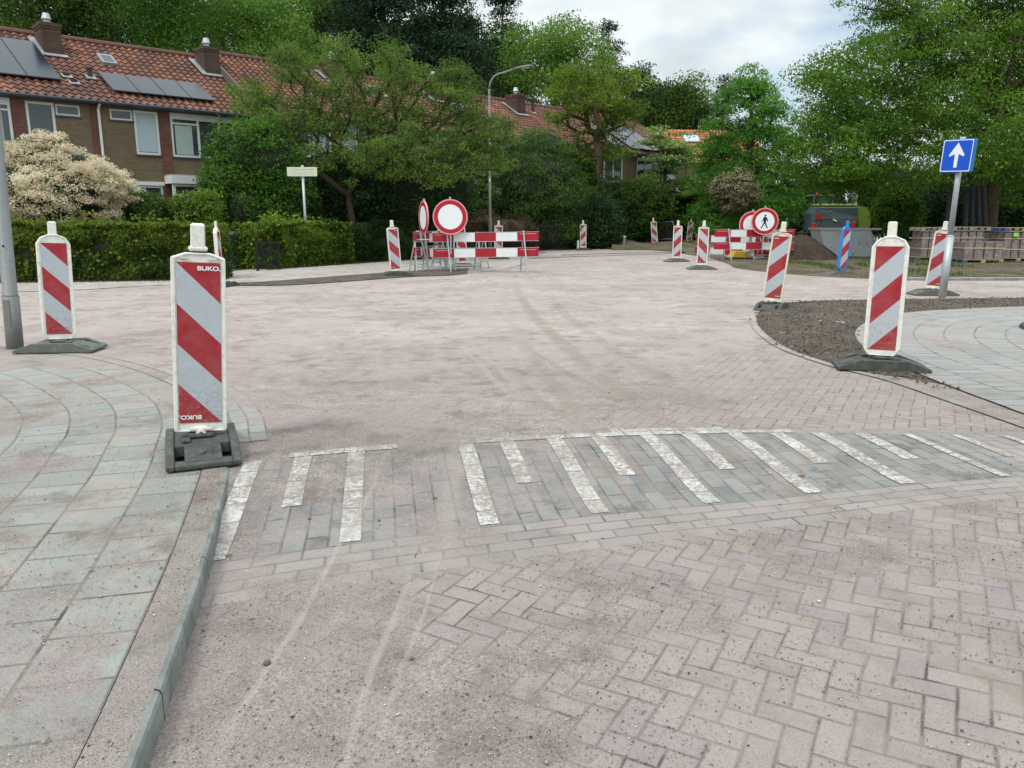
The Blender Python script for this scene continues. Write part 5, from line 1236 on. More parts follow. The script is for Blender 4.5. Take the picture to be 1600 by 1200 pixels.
L_cherry = leaf_mat('leaf_cherry', (.045, .10, .018), (.19, .30, .055), (.25, .22, .08), .07, trans=.42)
L_oak = leaf_mat('leaf_oak', (.05, .11, .014), (.20, .31, .035), (.25, .22, .05), .08, trans=.42)
L_big = leaf_mat('leaf_acer', (.022, .07, .010), (.135, .27, .025), (.20, .34, .05), .10, trans=.40)
L_hedge = leaf_mat('leaf_hedge', (.018, .052, .012), (.13, .19, .025), (.28, .27, .03), .12)
L_hedge2 = leaf_mat('leaf_hedge_green', (.02, .065, .012), (.15, .25, .035), (.36, .38, .04), .16)
L_hdark = leaf_mat('leaf_hedge_dark', (.018, .042, .012), (.07, .115, .028))
L_brown = leaf_mat('leaf_beech_brown', (.045, .035, .018), (.10, .075, .035))
L_flower = leaf_mat('blossom_cream', (.54, .45, .31), (.80, .72, .54), (.60, .45, .31), .12, trans=.36)
L_flower2 = leaf_mat('blossom_dull', (.26, .20, .13), (.50, .43, .29), (.28, .17, .12), .2, trans=.25)
L_pink = leaf_mat('blossom_pink', (.35, .22, .20), (.60, .45, .42), trans=.25)
L_fresh2 = leaf_mat('leaf_soft', (.03, .075, .018), (.12, .22, .045), trans=.4)
L_corn = leaf_mat('leaf_cornus', (.05, .11, .02), (.26, .38, .08), (.50, .56, .30), .18)

def leaf_quads(C, Nn, size, aspect=.5, seed=0, spread=.9, droop=0.):
    g = np.random.default_rng(seed); n = len(C)
    nr = Nn + g.normal(size=(n, 3))*spread; nr[:, 2] += .25; nr /= np.linalg.norm(nr, axis=1, keepdims=True)+1e-9
    t = g.normal(size=(n, 3)); t[:, 2] -= droop; t -= nr*np.sum(t*nr, 1, keepdims=True); t /= np.linalg.norm(t, axis=1, keepdims=True)+1e-9
    b = np.cross(nr, t); L_ = (size*(.6+.8*g.random(n)))[:, None]; W_ = L_*aspect
    fold = nr*L_*.12
    V = np.stack([C-t*L_*.5, C+b*W_*.5+fold, C+t*L_*.5-nr*L_*.1, C-b*W_*.5+fold], 1).reshape(-1, 3)
    return V, np.arange(n*4).reshape(n, 4)
def lumpy(d, amp, seed):
    return np.array([1+amp*noise.noise((q[0]*1.7+seed, q[1]*1.7, q[2]*1.7))+amp*.5*noise.noise((q[0]*4+seed, q[1]*4, q[2]*4)) for q in d])
def skeleton(trunk, targets, rmin, seed, power=.5, bend=.15):
    g = np.random.default_rng(seed); nodes = [np.array(p, float) for p in trunk]; par = [-1]+list(range(len(trunk)-1)); nt_ = len(trunk)
    depth = [0.]*nt_
    order = np.argsort(np.linalg.norm(targets-nodes[-1], axis=1))
    start = max(0, nt_-max(2, nt_//2)-1)
    tips = []
    for k in order:
        t = targets[k]; A = np.array(nodes[start:]); D = np.linalg.norm(A-t, axis=1)+.25*np.array(depth[start:])+np.maximum(0, A[:, 2]-t[2])*.5
        j = int(np.argmin(D))+start; p = nodes[j]; L_ = np.linalg.norm(t-p); m_ = max(1, int(L_/.7)); prev = j
        for q in range(1, m_+1):
            s = q/m_; v = p+(t-p)*s+g.normal(size=3)*bend*L_*.25*math.sin(PI*s)*(.5 if q < m_ else 0)+np.array([0, 0, .12*L_*math.sin(PI*s)])
            nodes.append(v); par.append(prev); depth.append(depth[prev]+L_/m_); prev = len(nodes)-1
        tips.append(prev)
    cnt = np.zeros(len(nodes))
    for t in tips: cnt[t] += 1
    for i in range(len(nodes)-1, 0, -1):
        cnt[par[i]] += cnt[i]
    return nodes, par, rmin*np.maximum(cnt, 1)**power, nt_
def tree_mesh(nodes, par, rad, nt_, sides=6, trunk_r=None, taper=.45):
    m = MB(); T = MB()
    if trunk_r:
        T.tube(nodes[:nt_], [trunk_r*(1.25 if i == 0 else 1-taper*i/nt_) for i in range(nt_)], 12)
    for i in range(1, len(nodes)):
        if i < nt_ and trunk_r: continue
        a, b = Vector(nodes[par[i]]), Vector(nodes[i]); d = b-a
        if d.length < 1e-4: continue
        ra = min(rad[par[i]], rad[i]*1.35); ra = min(ra, (trunk_r or 9)*.7); rb = min(rad[i], ra); n = sides if rb > .02 else 3
        m.tube([a, b+d*.04], [ra, rb], n, cap=False)
    return T, m
def make_tree(name, label, cat, base, trunk, blobs, ncl, per, clr, lsize, lmat, bmat=None, trunk_r=.2, rmin=.012, seed=1, flat=.55, shell=.55, aspect=.5, spread=.9, droop=0., group=None, sag=0., bend=.2, limbs=True, cull=None, extra=None, power=.5, lump=.28, wpow=.67, taper=.45):
    """trunk: list of points (local); blobs: (cx,cy,cz,rx,ry,rz) local; ncl clusters of `per` leaves"""
    g = np.random.default_rng(seed); bl = np.array(blobs, float); wts = (bl[:, 3]*bl[:, 4]*bl[:, 5])**wpow; wts /= wts.sum()
    idx = g.choice(len(bl), ncl, p=wts); d = g.normal(size=(ncl, 3)); d /= np.linalg.norm(d, axis=1, keepdims=True)
    rr = shell+(1-shell)*g.random(ncl)**.6; rr *= lumpy(d*1.3+bl[idx, :3]*.4, lump, seed)
    P = bl[idx, :3]+d*bl[idx, 3:]*rr[:, None]
    P = P[P[:, 2] > .15]; 
    if cull: P = P[[cull(p) for p in P]]
    n = len(P); rt = empty(name, base); tag(rt, label, cat, group)
    if limbs:
        nodes, par, rad, nt_ = skeleton(trunk, P, rmin, seed, bend=bend, power=power)
        T, m = tree_mesh(nodes, par, rad, nt_, trunk_r=trunk_r, taper=taper)
        T.build('trunk', bmat, rt, True); m.build('branches', bmat, rt, True)
    cs = clr*(.4+1.2*g.random(n)**1.5); per_ = np.maximum(4, (per*(cs/clr)**2)).astype(int); rep = np.repeat(np.arange(n), per_); N_ = len(rep)
    q = g.normal(size=(N_, 3)); q /= np.linalg.norm(q, axis=1, keepdims=True); q *= (g.random(N_)**.45)[:, None]
    off = q*np.array([1, 1, flat])*cs[rep][:, None]; off[:, 2] -= sag*(off[:, 0]**2+off[:, 1]**2)/np.maximum(cs[rep], .01)
    C = P[rep]+off
    out_ = np.zeros((N_, 3)); out_[:] = off; out_ /= np.linalg.norm(out_, axis=1, keepdims=True)+1e-9
    cr = np.clip(.5+.5*np.array([noise.noise((p[0]*.35+seed, p[1]*.35, p[2]*.5)) for p in P])*1.6+g.normal(size=n)*.22, 0, 1)
    V, F_ = leaf_quads(C, out_*.7, lsize, aspect, seed, spread, droop)
    fast_mesh('crown', V, F_, lmat, rt, cr[rep])
    return rt
def px2(cx, top, bot, w_, Y):
    """world frame of a plant seen at those pixels, standing at distance Y: x, height of top, height of bottom, half width"""
    x, _, zt = atY(cx, top, Y); zb = atY(cx, bot, Y)[2]; xl = atY(cx-w_/2, top, Y)[0]; return x, zt, zb, x-xl
def simple_tree(label, cx, top, bot, w_, Y, mat, kind='round', ncl=170, per=60, ls=.22, clr=.9, seed=1, bm=None, cat='tree', name='broadleaf_tree', depth=None, group='trees behind the houses', flat=.6, **k):
    x, zt, zb, hw = px2(cx, top, bot, w_, Y); h = zt-zb; zc = (zt+zb)/2; dp = depth or hw
    g = random.Random(seed)
    if kind == 'round':
        bl = [(0, 0, zc, hw*.82, dp*.8, h*.46), (-hw*.35, 0, zc+h*.16, hw*.5, dp*.5, h*.28), (hw*.38, 0, zc+h*.05, hw*.55, dp*.5, h*.33), (g.uniform(-.3, .3)*hw, 0, zc+h*.28, hw*.42, dp*.4, h*.22), (g.uniform(-.5, .5)*hw, -dp*.3, zc-h*.2, hw*.5, dp*.4, h*.28)]
    elif kind == 'cone':
        bl = [(0, 0, zb+h*t, hw*(1-t)**.8+.15, dp*(1-t)**.8+.15, h*.09) for t in [.03, .10, .18, .27, .36, .46, .56, .66, .76, .86, .94]]
    tr = [(0, 0, 0), (.05, 0, max(.5, zb*.6)), (0, .05, max(1, zb+h*.15)), (.1, 0, zb+h*.4), (0, 0, zb+h*.62)]
    if kind == 'cone': tr += [(0, 0, zt-.4)]; k['wpow'] = .42; k['taper'] = 1.05
    return make_tree(name, label, cat, (x, Y, 0), tr, bl, int(ncl*1.25), int(per*1.35), clr, ls*.78, mat, bm or B_dark, trunk_r=max(.12, h*.028), seed=seed, group=group, flat=flat, **k)

# --- the wood behind the row of houses, from left to right
W = 'trees of the wood behind the houses'
simple_tree('dark green tree above the left chimney, reaching out of the top left corner', 20, -170, 120, 300, 50, L_mid, seed=11, ncl=300, ls=.26, clr=1.1, group=W)
simple_tree('olive green tree between the two left chimneys', 190, -150, 130, 260, 52, L_mid, seed=12, ncl=300, ls=.24, clr=1.1, group=W)
simple_tree('light hanging birch behind the second chimney', 262, -90, 150, 190, 47, L_fresh, seed=13, ncl=230, ls=.18, clr=1.0, group=W, name='birch_tree', flat=1.1, droop=1.5)
simple_tree('fresh green tree above the raised roof edge, brightest of the wood', 405, -25, 190, 230, 50, L_light, seed=14, ncl=270, ls=.22, clr=1.0, group=W)
simple_tree('dull green tree filling the wood behind the spreading cherry', 500, -60, 200, 190, 58, L_mid, seed=15, ncl=230, ls=.26, clr=1.2, group=W)
simple_tree('broad blue black conifer left of the middle, top out of the picture', 590, -190, 200, 210, 56, L_con, 'cone', seed=16, ncl=560, per=80, ls=.24, clr=1.2, name='conifer', group=W, flat=.35, sag=.3)
simple_tree('second dark conifer, close right of the broad one', 690, -150, 210, 190, 58, L_con, 'cone', seed=17, ncl=560, per=80, ls=.24, clr=1.2, name='conifer', group=W, flat=.35, sag=.3)
simple_tree('slimmer dark conifer with sky showing between its upper boughs', 785, -30, 220, 130, 62, L_con, 'cone', seed=18, ncl=240, per=60, ls=.22, clr=1.0, name='conifer', group=W, flat=.3, sag=.3)
simple_tree('bright green oak whose top stands against the sky right of the conifers', 868, 22, 210, 200, 58, L_light, seed=19, ncl=260, ls=.24, clr=1.1, group=W)
simple_tree('small thin conifer rising above the oak at the edge of the sky', 951, 26, 200, 95, 74, L_con, 'cone', seed=20, ncl=220, per=45, ls=.22, clr=.75, name='conifer', group=W, flat=.3, sag=.3)
simple_tree('dark rounded tree just right of the brown branched oak', 1012, 104, 260, 120, 72, L_dark, seed=21, ncl=170, ls=.30, clr=1.2, group=W)
simple_tree('dark green tree at the lowest dip of the sky line', 1066, 120, 270, 110, 70, L_mid, seed=22, ncl=190, ls=.28, clr=1.2, group=W)
simple_tree('thin grey green fir peeping over the left shoulder of the hornbeam', 1133, 116, 270, 66, 66, L_dark, 'cone', seed=23, ncl=120, per=50, ls=.22, clr=.8, name='conifer', group=W, flat=.4)
simple_tree('dark tree filling the gap behind the orange roof', 985, 170, 280, 260, 78, L_dark, seed=24, ncl=200, ls=.34, clr=1.5, group=W)

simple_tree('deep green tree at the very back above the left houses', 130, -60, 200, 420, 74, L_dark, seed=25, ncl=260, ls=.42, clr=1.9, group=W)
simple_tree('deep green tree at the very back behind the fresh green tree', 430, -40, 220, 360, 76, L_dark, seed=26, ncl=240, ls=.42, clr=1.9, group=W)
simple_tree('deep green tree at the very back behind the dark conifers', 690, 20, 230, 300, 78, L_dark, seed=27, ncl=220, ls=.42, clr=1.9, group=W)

# --- oak with brown limbs in front of the far houses
x, zt, zb, hw = px2(932, 80, 232, 150, 40); h = zt-zb; zc = (zt+zb)/2
make_tree('oak_tree', 'yellow green oak with bare brown limbs in front of the far roofs', 'tree', (x, 40, 0), [(0, 0, 0), (-.1, 0, 1.8), (.1, 0, 3.3), (.25, 0, 4.4), (.1, 0, 5.3)],
    [(0, 0, zc+.4, hw*.85, 2.2, h*.45), (-hw*.75, 0, zc-.3, hw*.45, 1.2, h*.25), (hw*.7, 0, zc-.6, hw*.45, 1.2, h*.22), (-hw*.5, .5, zb-.2, hw*.4, 1, h*.16), (hw*.3, 0, zb-.5, hw*.4, 1, h*.15), (-hw*.4, 0, zc+h*.1, hw*.5, 1.5, h*.3), (hw*.5, 0, zc, hw*.5, 1.5, h*.28), (0, 0, zb, hw*.6, 1.5, h*.25)], 260, 60, .55, .13, L_oak, B_brown, .26, .020, 31, flat=.45, shell=.35, lump=.5)
# --- hornbeam with hanging tiers
x, zt, zb, hw = px2(1178, 106, 345, 190, 43); h = zt-zb
make_tree('hornbeam', 'dense bright green hornbeam with drooping tiers of leaves left of the excavator', 'tree', (x, 43, 0), [(0, 0, 0), (0, 0, 2), (.1, 0, 4), (0, 0, 6)],
    [(0, 0, zb+h*t, hw*s, hw*s*.8, h*.10) for t, s in ((.0, .80), (.1, .92), (.2, 1.0), (.31, 1.06), (.42, .98), (.53, .88), (.64, .78), (.75, .66), (.86, .48), (.95, .28))], 430, 150, .90, .13, L_horn, B_dark, .25, .016, 32, flat=.20, sag=.6, shell=.6, spread=.4, lump=.4)
# --- the great tree on the right
def cull_big(p): return True
bx, by = atY(1540, 380, 30)[:2]
def big(cx, cy, rx, ry, Y, dp=3.):
    X, _, Z = atY(cx, cy, Y); return (X-bx, Y-by, Z, rx*Y/1202, dp, ry*Y/1202)
blobs = [big(1420, 120, 130, 110, 31), big(1330, 170, 80, 80, 30), big(1300, 235, 75, 55, 29), big(1560, 90, 150, 130, 32), big(1660, 160, 120, 140, 30), big(1500, 210, 140, 70, 28.5), big(1400, 270, 110, 35, 28, 2), big(1330, 285, 60, 30, 30, 2), big(1480, -60, 160, 110, 32), big(1640, 10, 130, 120, 31), big(1600, 250, 110, 45, 27.5, 2), big(1300, 130, 45, 55, 31, 2), big(1385, 50, 45, 70, 32, 2)]
make_tree('maple_tree', 'huge spreading green tree on the right, its low limbs hanging over the excavator', 'tree', (bx, by, 0), [(0, 0, 0), (.05, 0, 1.3), (.0, 0, 2.3), (.1, .1, 3.2), (.0, 0, 4.2), (-.2, 0, 5.6)],
    blobs, 1500, 128, .74, .108, L_big, B_brown, .30, .011, 33, flat=.38, shell=.25, sag=.25, spread=.55, bend=.35, power=.44)
# poles bundled against its trunk
M_pole = plain('dark_pole', (.035, .04, .045), .6, var=.2)
for k, (pa, pb) in enumerate([(1477, 1490), (1487, 1497), (1512, 1512), (1524, 1520), (1537, 1528), (1547, 1536)]):
    a = atY(pa, 357, 29); b = atY(pb, 262, 29.4); m = MB(); m.tube([(0, 0, 0), (b[0]-a[0], .4, b[2]-0)], .09, 8); o = m.build('pole', M_pole, smooth=True); o.location = (a[0], 29, 0)
    tag(o, ['dark pole farthest left, leaning in to the great trunk', 'dark pole second from the left under the blue sign', 'dark upright pole just right of the sign post', 'dark pole left of the two outermost right hand poles', 'dark pole second from the right by the trunk', 'dark pole farthest right, leaning on the great trunk'][k], 'pole', 'dark poles propped against the big tree')

# --- dense bushes: leafy shell over a twiggy core
def lump_core(rt, bl, mat, k=.80, seed=1):
    m = MB()
    for (cx, cy, cz, rx, ry, rz) in bl:
        n, r_ = 16, 9; vs = []
        for i in range(r_+1):
            for j in range(n):
                th, ph = PI*i/r_, 2*PI*j/n; d = Vector((math.sin(th)*math.cos(ph), math.sin(th)*math.sin(ph), math.cos(th))); q = k*(1+.22*noise.noise(d*2+Vector((seed, cx, cz))))
                vs.append((cx+d.x*rx*q, cy+d.y*ry*q, max(.02, cz+d.z*rz*q)))
        m.add(vs, [(i*n+j, i*n+(j+1) % n, (i+1)*n+(j+1) % n, (i+1)*n+j) for i in range(r_) for j in range(n)])
    return m.build('inner_twigs', mat, rt, True)
M_core = plain('twig_mass', (.014, .020, .008), .98, var=.3, sc=3)
M_coreb = plain('twig_mass_brown', (.05, .036, .02), .98, var=.3, sc=3)
def bush(name, label, cat, blobs, Y, lmat, n=4000, ls=.12, seed=1, clr=.25, per=12, flat=.6, core=M_core, aspect=.5, group=None, spread=.8, second=None, sag=0., corek=.82, bot=None, shell=.86, droop=0.):
    """blobs in pixels: (cx, cy, rx, ry) at distance Y (+dy)"""
    X0 = atY(blobs[0][0], 380, Y)[0]; bl = []
    for b in blobs:
        YY = Y+(b[4] if len(b) > 4 else 0); X, _, Z = atY(b[0], b[1], YY); s = YY/1202
        bl.append((X-X0, YY-Y, max(.1, Z), b[2]*s, min(b[2]*s, 2.2) if len(b) < 6 else b[5], b[3]*s))
    rt = empty(name, (X0, Y, 0)); tag(rt, label, cat, group); lump_core(rt, bl, core, corek, seed)
    def leafset(nm, mat, nn, lsz, sd, k0, ff, cc, pp):
        g = np.random.default_rng(sd); ar = np.array([b[3]*b[5] for b in bl]); ncl = max(20, nn//pp); idx = g.choice(len(bl), ncl, p=ar/ar.sum()); B = np.array(bl)
        d = g.normal(size=(ncl, 3)); d[:, 1] -= .35; d /= np.linalg.norm(d, axis=1, keepdims=True); rr = k0+(1.02-k0)*g.random(ncl)
        rr *= lumpy(d*1.9+B[idx, :3]*.7, .34, sd); P = B[idx, :3]+d*B[idx, 3:]*rr[:, None]; ok = P[:, 2] > .05; P = P[ok]; d = d[ok]
        rep = np.repeat(np.arange(len(P)), pp); q = g.normal(size=(len(rep), 3)); q /= np.linalg.norm(q, axis=1, keepdims=True); q *= (g.random(len(rep))**.5)[:, None]*cc; q[:, 2] *= ff
        q[:, 2] -= sag*(q[:, 0]**2+q[:, 1]**2)/cc
        C = P[rep]+q; cr = np.clip(.5+1.1*np.array([noise.noise((p[0]*.8+sd, p[1]*.8, p[2]*.8)) for p in P])+g.normal(size=len(P))*.25, 0, 1)
        V, F_ = leaf_quads(C, d[rep]*.6+q/cc*.5, lsz, aspect, sd, spread, droop); fast_mesh(nm, V, F_, mat, rt, cr[rep])
    leafset('foliage', lmat, n, ls, seed, shell, flat, clr, per)
    if second: leafset(second[0], second[1], second[2], second[3], seed+50, second[4], .45, second[5], second[6])
    return rt
bush('flowering_shrub', 'large shrub covered in cream blossom before the brick house', 'flowering shrub', [(88, 300, 106, 60), (60, 262, 62, 40), (75, 235, 28, 24), (142, 292, 46, 36), (20, 285, 50, 50), (125, 262, 30, 22)], 21.3, L_mid, 3000, .09, 41, second=('blossom', L_flower, 80000, .06, .88, .24, 80), group='cream flowering shrubs', shell=.8)
bush('flowering_shrub', 'smaller dull cream shrub below the hornbeam, right of the layered shrub', 'flowering shrub', [(1148, 298, 30, 24), (1160, 276, 14, 12), (1168, 306, 18, 14), (1132, 292, 20, 18), (1145, 315, 20, 16)], 40.0, L_mid, 2500, .14, 42, second=('blossom', L_flower2, 12000, .09, .90, .24, 16), group='cream flowering shrubs')
bush('tall_shrub', 'tall bright shrub between the street name plate and the house', 'shrub', [(380, 270, 52, 78), (350, 290, 32, 50), (425, 262, 46, 72), (400, 325, 60, 50), (345, 325, 22, 26), (455, 300, 40, 60)], 27.0, L_fresh, 26000, .10, 43, clr=.30, per=16)
bush('garden_shrub', 'small leafy shrub in front of the ground floor windows of the brick house', 'shrub', [(235, 330, 34, 24), (215, 322, 18, 20)], 22.3, L_mid, 5000, .09, 44)
bush('garden_shrub', 'yellow green shrub before the white framed bay window', 'shrub', [(305, 328, 32, 26), (290, 322, 14, 16), (325, 318, 14, 18)], 22.8, L_oak, 6000, .08, 45)
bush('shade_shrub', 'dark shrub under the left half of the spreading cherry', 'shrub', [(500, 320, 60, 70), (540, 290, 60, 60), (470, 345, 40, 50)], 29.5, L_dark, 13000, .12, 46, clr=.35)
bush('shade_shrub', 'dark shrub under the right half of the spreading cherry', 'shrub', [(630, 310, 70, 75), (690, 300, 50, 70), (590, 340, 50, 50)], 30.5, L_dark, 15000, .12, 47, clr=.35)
bush('rhododendron', 'pink speckled shrub left of the slender street lamp', 'shrub', [(735, 300, 38, 62), (720, 265, 26, 36), (748, 250, 22, 40)], 36.5, L_mid, 9000, .13, 48, second=('blossom', L_pink, 1800, .07, .9, .2, 8), clr=.3)
bush('bamboo_clump', 'soft rounded green bush right of the slender street lamp', 'shrub', [(838, 285, 66, 66), (812, 330, 44, 50), (880, 310, 40, 55), (850, 240, 42, 34), (870, 350, 40, 34), (822, 232, 30, 26)], 38.5, L_fresh2, 34000, .13, 49, clr=.34, per=16, aspect=.28, droop=.8)
bush('shrub', 'dark rounded bush above the soft bush, before the far house wall', 'shrub', [(905, 300, 34, 52), (880, 262, 26, 36)], 40.5, L_mid, 9000, .14, 50)
bush('rhododendron', 'dark glossy rhododendron behind the lone beacon', 'shrub', [(918, 340, 46, 50), (900, 360, 36, 34), (945, 352, 30, 38)], 40, L_dark, 14000, .15, 51, clr=.3, aspect=.4)
bush('yew_hedge', 'dark bushes between the rhododendron and the layered shrub', 'shrub', [(985, 345, 44, 46), (1010, 320, 40, 40), (960, 330, 26, 50)], 43.5, L_mid, 16000, .15, 52, clr=.35)
bush('yew_hedge', 'dark hedge mass behind the wire mesh panel', 'shrub', [(1060, 345, 50, 44), (1105, 345, 44, 46), (1030, 355, 40, 34), (1140, 352, 34, 36)], 48.5, L_hdark, 18000, .17, 53, clr=.4)
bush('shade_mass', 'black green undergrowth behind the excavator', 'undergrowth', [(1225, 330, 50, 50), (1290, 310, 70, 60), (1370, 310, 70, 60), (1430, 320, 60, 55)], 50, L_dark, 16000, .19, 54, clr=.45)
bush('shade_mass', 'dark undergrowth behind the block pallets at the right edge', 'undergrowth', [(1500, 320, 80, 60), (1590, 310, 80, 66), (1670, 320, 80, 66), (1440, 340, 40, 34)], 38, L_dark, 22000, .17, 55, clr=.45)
bush('holly_bush', 'green bush hanging down between the excavator and the pallets', 'shrub', [(1395, 325, 28, 34), (1420, 335, 18, 26)], 33, L_big, 5000, .13, 56, clr=.3)
bush('beech_screen', 'brown twiggy screen left of the black barred fence', 'hedge', [(795, 368, 42, 30), (760, 360, 20, 30), (825, 372, 18, 26)], 34.5, L_brown, 9000, .09, 57, core=M_coreb, clr=.2)
bush('low_green_plant', 'low bright plants behind the black barred fence', 'plant', [(865, 385, 34, 14), (890, 382, 16, 10)], 41, L_fresh, 3000, .12, 58)
# --- cornus with level tiers
x, zt, zb, hw = px2(1040, 212, 330, 190, 46.5); h = zt-zb; g_ = random.Random(5); tb = []
for k in range(26):
    t = g_.random(); a = g_.random()*6.28; rr_ = hw*(1.05-t*.75)*g_.uniform(.35, .85); sz = hw*g_.uniform(.22, .42)*(1.1-.5*t)
    tb.append((rr_*math.cos(a), rr_*.7*math.sin(a), zb+h*t+(.15*(hw-rr_)), sz, sz, h*.03))
tb.append((0, 0, zb+h*.95, hw*.2, hw*.2, h*.04))
make_tree('layered_shrub', 'pale green shrub with level tiers of leaves before the orange roof', 'shrub', (x, 46.5, 0), [(0, 0, 0), (0, 0, 1.5), (.1, 0, 3), (0, 0, 4.6)],
    tb, 420, 60, .5, .13, L_corn, B_dark, .12, .012, 59, flat=.22, shell=.2, spread=.4, lump=.3, sag=.2)
# --- the spreading cherry
cx_, cy_ = atY(553, 395, 28.2)[:2]
def ch(px, py, rx, ry, dy=0, dp=1.8):
    X, _, Z = atY(px, py, 28.2+dy); return (X-cx_, dy, Z, rx*28.2/1202, dp, ry*28.2/1202)
T_ = lambda px, py: (atY(px, py, 28.2)[0]-cx_, 0, atY(px, py, 28.2)[2])
make_tree('cherry_tree', 'wide spreading cherry with sparse olive leaves and dark crooked limbs', 'tree', (cx_, cy_, 0), [(0, 0, 0), T_(553, 365), T_(551, 350), T_(549, 338), T_(547, 325), T_(543, 305)],
    [ch(500, 160, 100, 70), ch(440, 200, 80, 50, -.5), ch(590, 170, 100, 70, .4), ch(690, 190, 85, 62), ch(745, 225, 55, 50, .3), ch(560, 240, 130, 45, -.8), ch(660, 250, 90, 36, -.8), ch(420, 235, 55, 36, -.6), ch(470, 115, 40, 34), ch(640, 120, 70, 30), ch(400, 160, 40, 40), ch(720, 150, 40, 34), ch(455, 92, 26, 22), ch(540, 90, 30, 20), ch(700, 112, 30, 16), ch(780, 200, 26, 20), ch(770, 250, 30, 16), ch(610, 95, 24, 18)], 1200, 58, .37, .085, L_cherry, B_dark, .17, .009, 61, flat=.5, shell=.12, lump=.5, bend=.55, spread=.7, power=.45)

# --- clipped hedges
def hedge(name, label, path, depth, h, lmat, n, ls, seed, side=1, core=M_core, hvar=.12, round_=.25, group='clipped garden hedges'):
    P = [Vector((p[0], p[1], 0)) for p in path]; Q = []
    for i in range(len(P)-1):
        m_ = max(2, int((P[i+1]-P[i]).length/.25)); Q += [P[i].lerp(P[i+1], k/m_) for k in range(m_)]
    Q.append(P[-1]); rt = empty(name, Q[0]); tag(rt, label, 'hedge', group); o0 = Q[0]
    S = [0]
    for i in range(1, len(Q)): S.append(S[-1]+(Q[i]-Q[i-1]).length)
    tot = S[-1]
    def pt(s, dd, z):
        s = min(max(s, 0), tot-1e-4); i = min(len(Q)-2, np.searchsorted(S, s, side='right')-1); t = (s-S[i])/(S[i+1]-S[i]); d = (Q[i+1]-Q[i]).normalized()
        p = Q[i].lerp(Q[i+1], t)+Vector((-d.y, d.x, 0))*dd*side; return (p.x-o0.x, p.y-o0.y, z), (d, Vector((-d.y, d.x, 0))*side)
    def hh(s, dd): e = min(s, tot-s); return h*(1-round_*max(0, 1-e/.7)**2)+hvar*noise.noise((s*.9, dd, seed))+hvar*.7*noise.noise((s*3, dd*2, seed))
    prof = lambda s: [(.14, 0.03), (.10, .3), (.12, hh(s, 0)*.75), (.28, hh(s, .2)-.10), (depth-.25, hh(s, .5)-.1), (depth-.1, .6), (depth-.1, .03)]
    m = MB(); k = 7; ss = [min(max(tot*i/60, .12), tot-.12) for i in range(61)]; vs = []
    for s in ss: vs += [pt(s, a, z)[0] for a, z in prof(s)]
    m.add(vs, [(i*k+j, (i+1)*k+j, (i+1)*k+j+1, i*k+j+1) for i in range(60) for j in range(k-1)]+[tuple(range(k)), tuple(range(60*k, 61*k))[::-1]]); m.build('inner_twigs', core, rt)
    g = np.random.default_rng(seed); C = []; Nn = []; cl = []
    tries = 0
    while len(C) < n:
        r = g.random(); s = g.random()*tot
        if r < .62: dd = .02+abs(g.normal())*.05; z = .04+g.random()*(hh(s, 0)-.04); nn = (0, -1, .15); C_=0
        elif r < .92: dd = g.random()*depth; z = hh(s, dd)-abs(g.normal())*.05+(g.random()**2*.30 if g.random() < .16 and noise.noise((s*4, dd*4, 3)) > 0 else 0); nn = (0, 0, 1)
        else: dd = g.random()*depth; z = g.random()*h; s = (g.choice([0, tot]))+g.normal()*.03; nn = (1 if s > 1 else -1, 0, 0)
        edge = max(0, z-hh(s, dd)+.22) if r < .62 else 0; dd += edge*.6
        bulge = .20*noise.noise((s*1.6, z*2.2, seed+2)); p, (d, q) = pt(s, dd-bulge-.0, z); 
        if s < 0 or s > tot: p = tuple(Vector(p)+d*(s if s < 0 else s-tot))
        C.append(p); v = d*nn[0]-q*nn[1]*-1*1 if False else d*nn[0]+q*nn[1]; Nn.append((v.x, v.y, nn[2]))
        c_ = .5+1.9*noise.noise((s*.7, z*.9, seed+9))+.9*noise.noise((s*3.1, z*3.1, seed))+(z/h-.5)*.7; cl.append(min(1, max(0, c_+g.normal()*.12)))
    V, F_ = leaf_quads(np.array(C), np.array(Nn)*.9, ls, .55, seed, .75); fast_mesh('foliage', V, F_, lmat, rt, np.array(cl)); return rt
hedge('clipped_hedge', 'long clipped hedge with bronze and yellow tips on the left', [(-17.5, 17.0), (-12, 18.15), (-7.1, 19.12)], 1.0, 1.35, L_hedge, 40000, .105, 71)
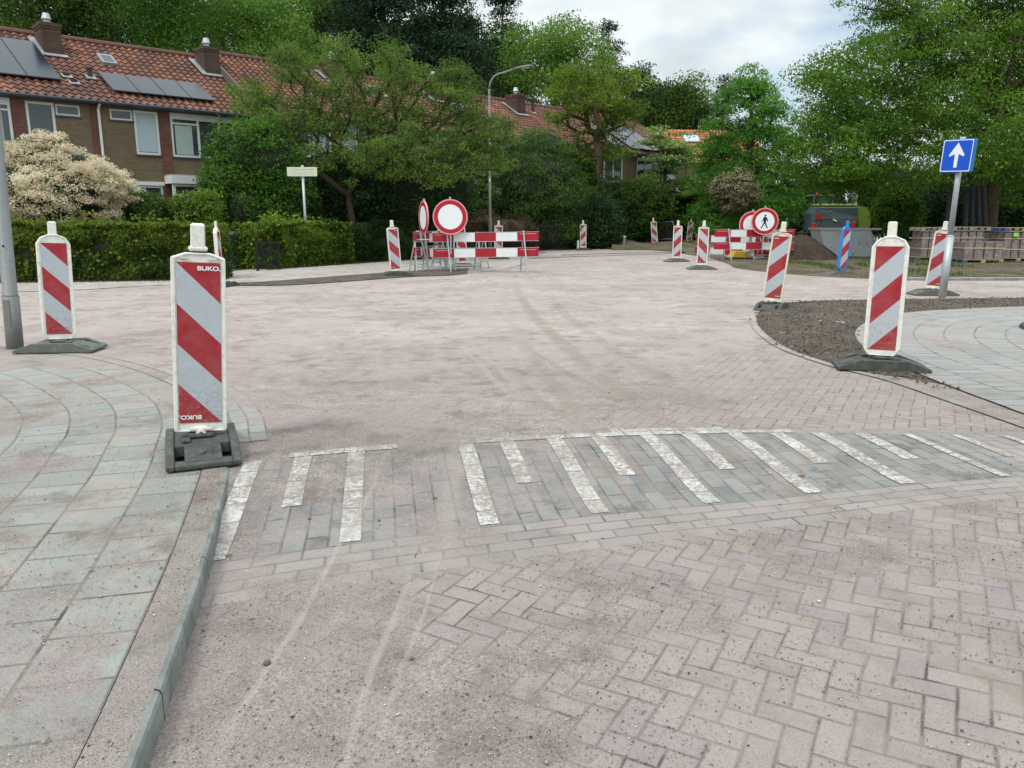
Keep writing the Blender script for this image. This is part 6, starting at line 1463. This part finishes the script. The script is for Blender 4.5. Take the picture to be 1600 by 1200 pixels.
hedge('clipped_hedge', 'rounded clipped hedge with yellow green top below the street name plate', [(-7.45, 22.9), (-6.7, 24.3), (-5.35, 26.2)], 1.0, 1.36, L_hedge2, 28000, .11, 72, hvar=.25, round_=.5)
hedge('clipped_hedge', 'dark low hedge behind the left barriers under the cherry', [(-5.0, 27.2), (-3.5, 29.4), (-2.0, 31.4)], 1.0, 1.35, L_hdark, 18000, .10, 73)
hedge('clipped_hedge', 'brown twiggy hedge at the foot of the street lamp', [(-1.9, 31.6), (-.8, 34.4), (-.2, 36.8)], 1.0, 1.4, L_brown, 12000, .09, 74, core=M_coreb)
# rough grass and weeds on the verge
def grass_patch(name, label, pts, h, mat, seed):
    P = np.array(pts); n = len(P); g = np.random.default_rng(seed); a = g.random(n)*6.28; hh = h*(.5+g.random(n)); dx, dy = np.cos(a)*.012, np.sin(a)*.012; lx, ly = g.normal(size=n)*.03, g.normal(size=n)*.03
    V = np.stack([np.stack([P[:, 0]-dx, P[:, 1]-dy, P[:, 2]], 1), np.stack([P[:, 0]+dx, P[:, 1]+dy, P[:, 2]], 1), np.stack([P[:, 0]+lx+dx*.2, P[:, 1]+ly, P[:, 2]+hh], 1), np.stack([P[:, 0]+lx-dx*.2, P[:, 1]+ly, P[:, 2]+hh*.97], 1)], 1).reshape(-1, 3)
    o = fast_mesh(name, V, np.arange(n*4).reshape(n, 4), mat, None, g.random(n)); tag(o, label, 'grass', kind='stuff'); return o
pp = []
while len(pp) < 16000:
    x, y = random.uniform(9, 26), random.uniform(19.5, 38)
    if noise.noise((x*.6, y*.4, 7))+.3*noise.noise((x*2, y*2, 1)) > .12: pp.append((x, y, .06))
grass_patch('verge_grass', 'thin rough grass growing through the trodden soil on the right', pp, .07, L_mid, 81)

# dead leaves and bits of straw under the hedges
pp = []
for k in range(5000):
    t = random.random(); x = -17+10*t; y = 17.05+(2.05)*t+random.gauss(0, .12); pp.append((x, y-.05, .012))
for k in range(3000):
    t = random.random(); x = -7.3+3.8*t; y = 22.9+6.3*t+random.gauss(0, .15); pp.append((x+.15, y-.1, .012))
grass_patch('hedge_litter', 'dead leaves and straw lying along the foot of the hedges', pp, .03, L_brown, 82)
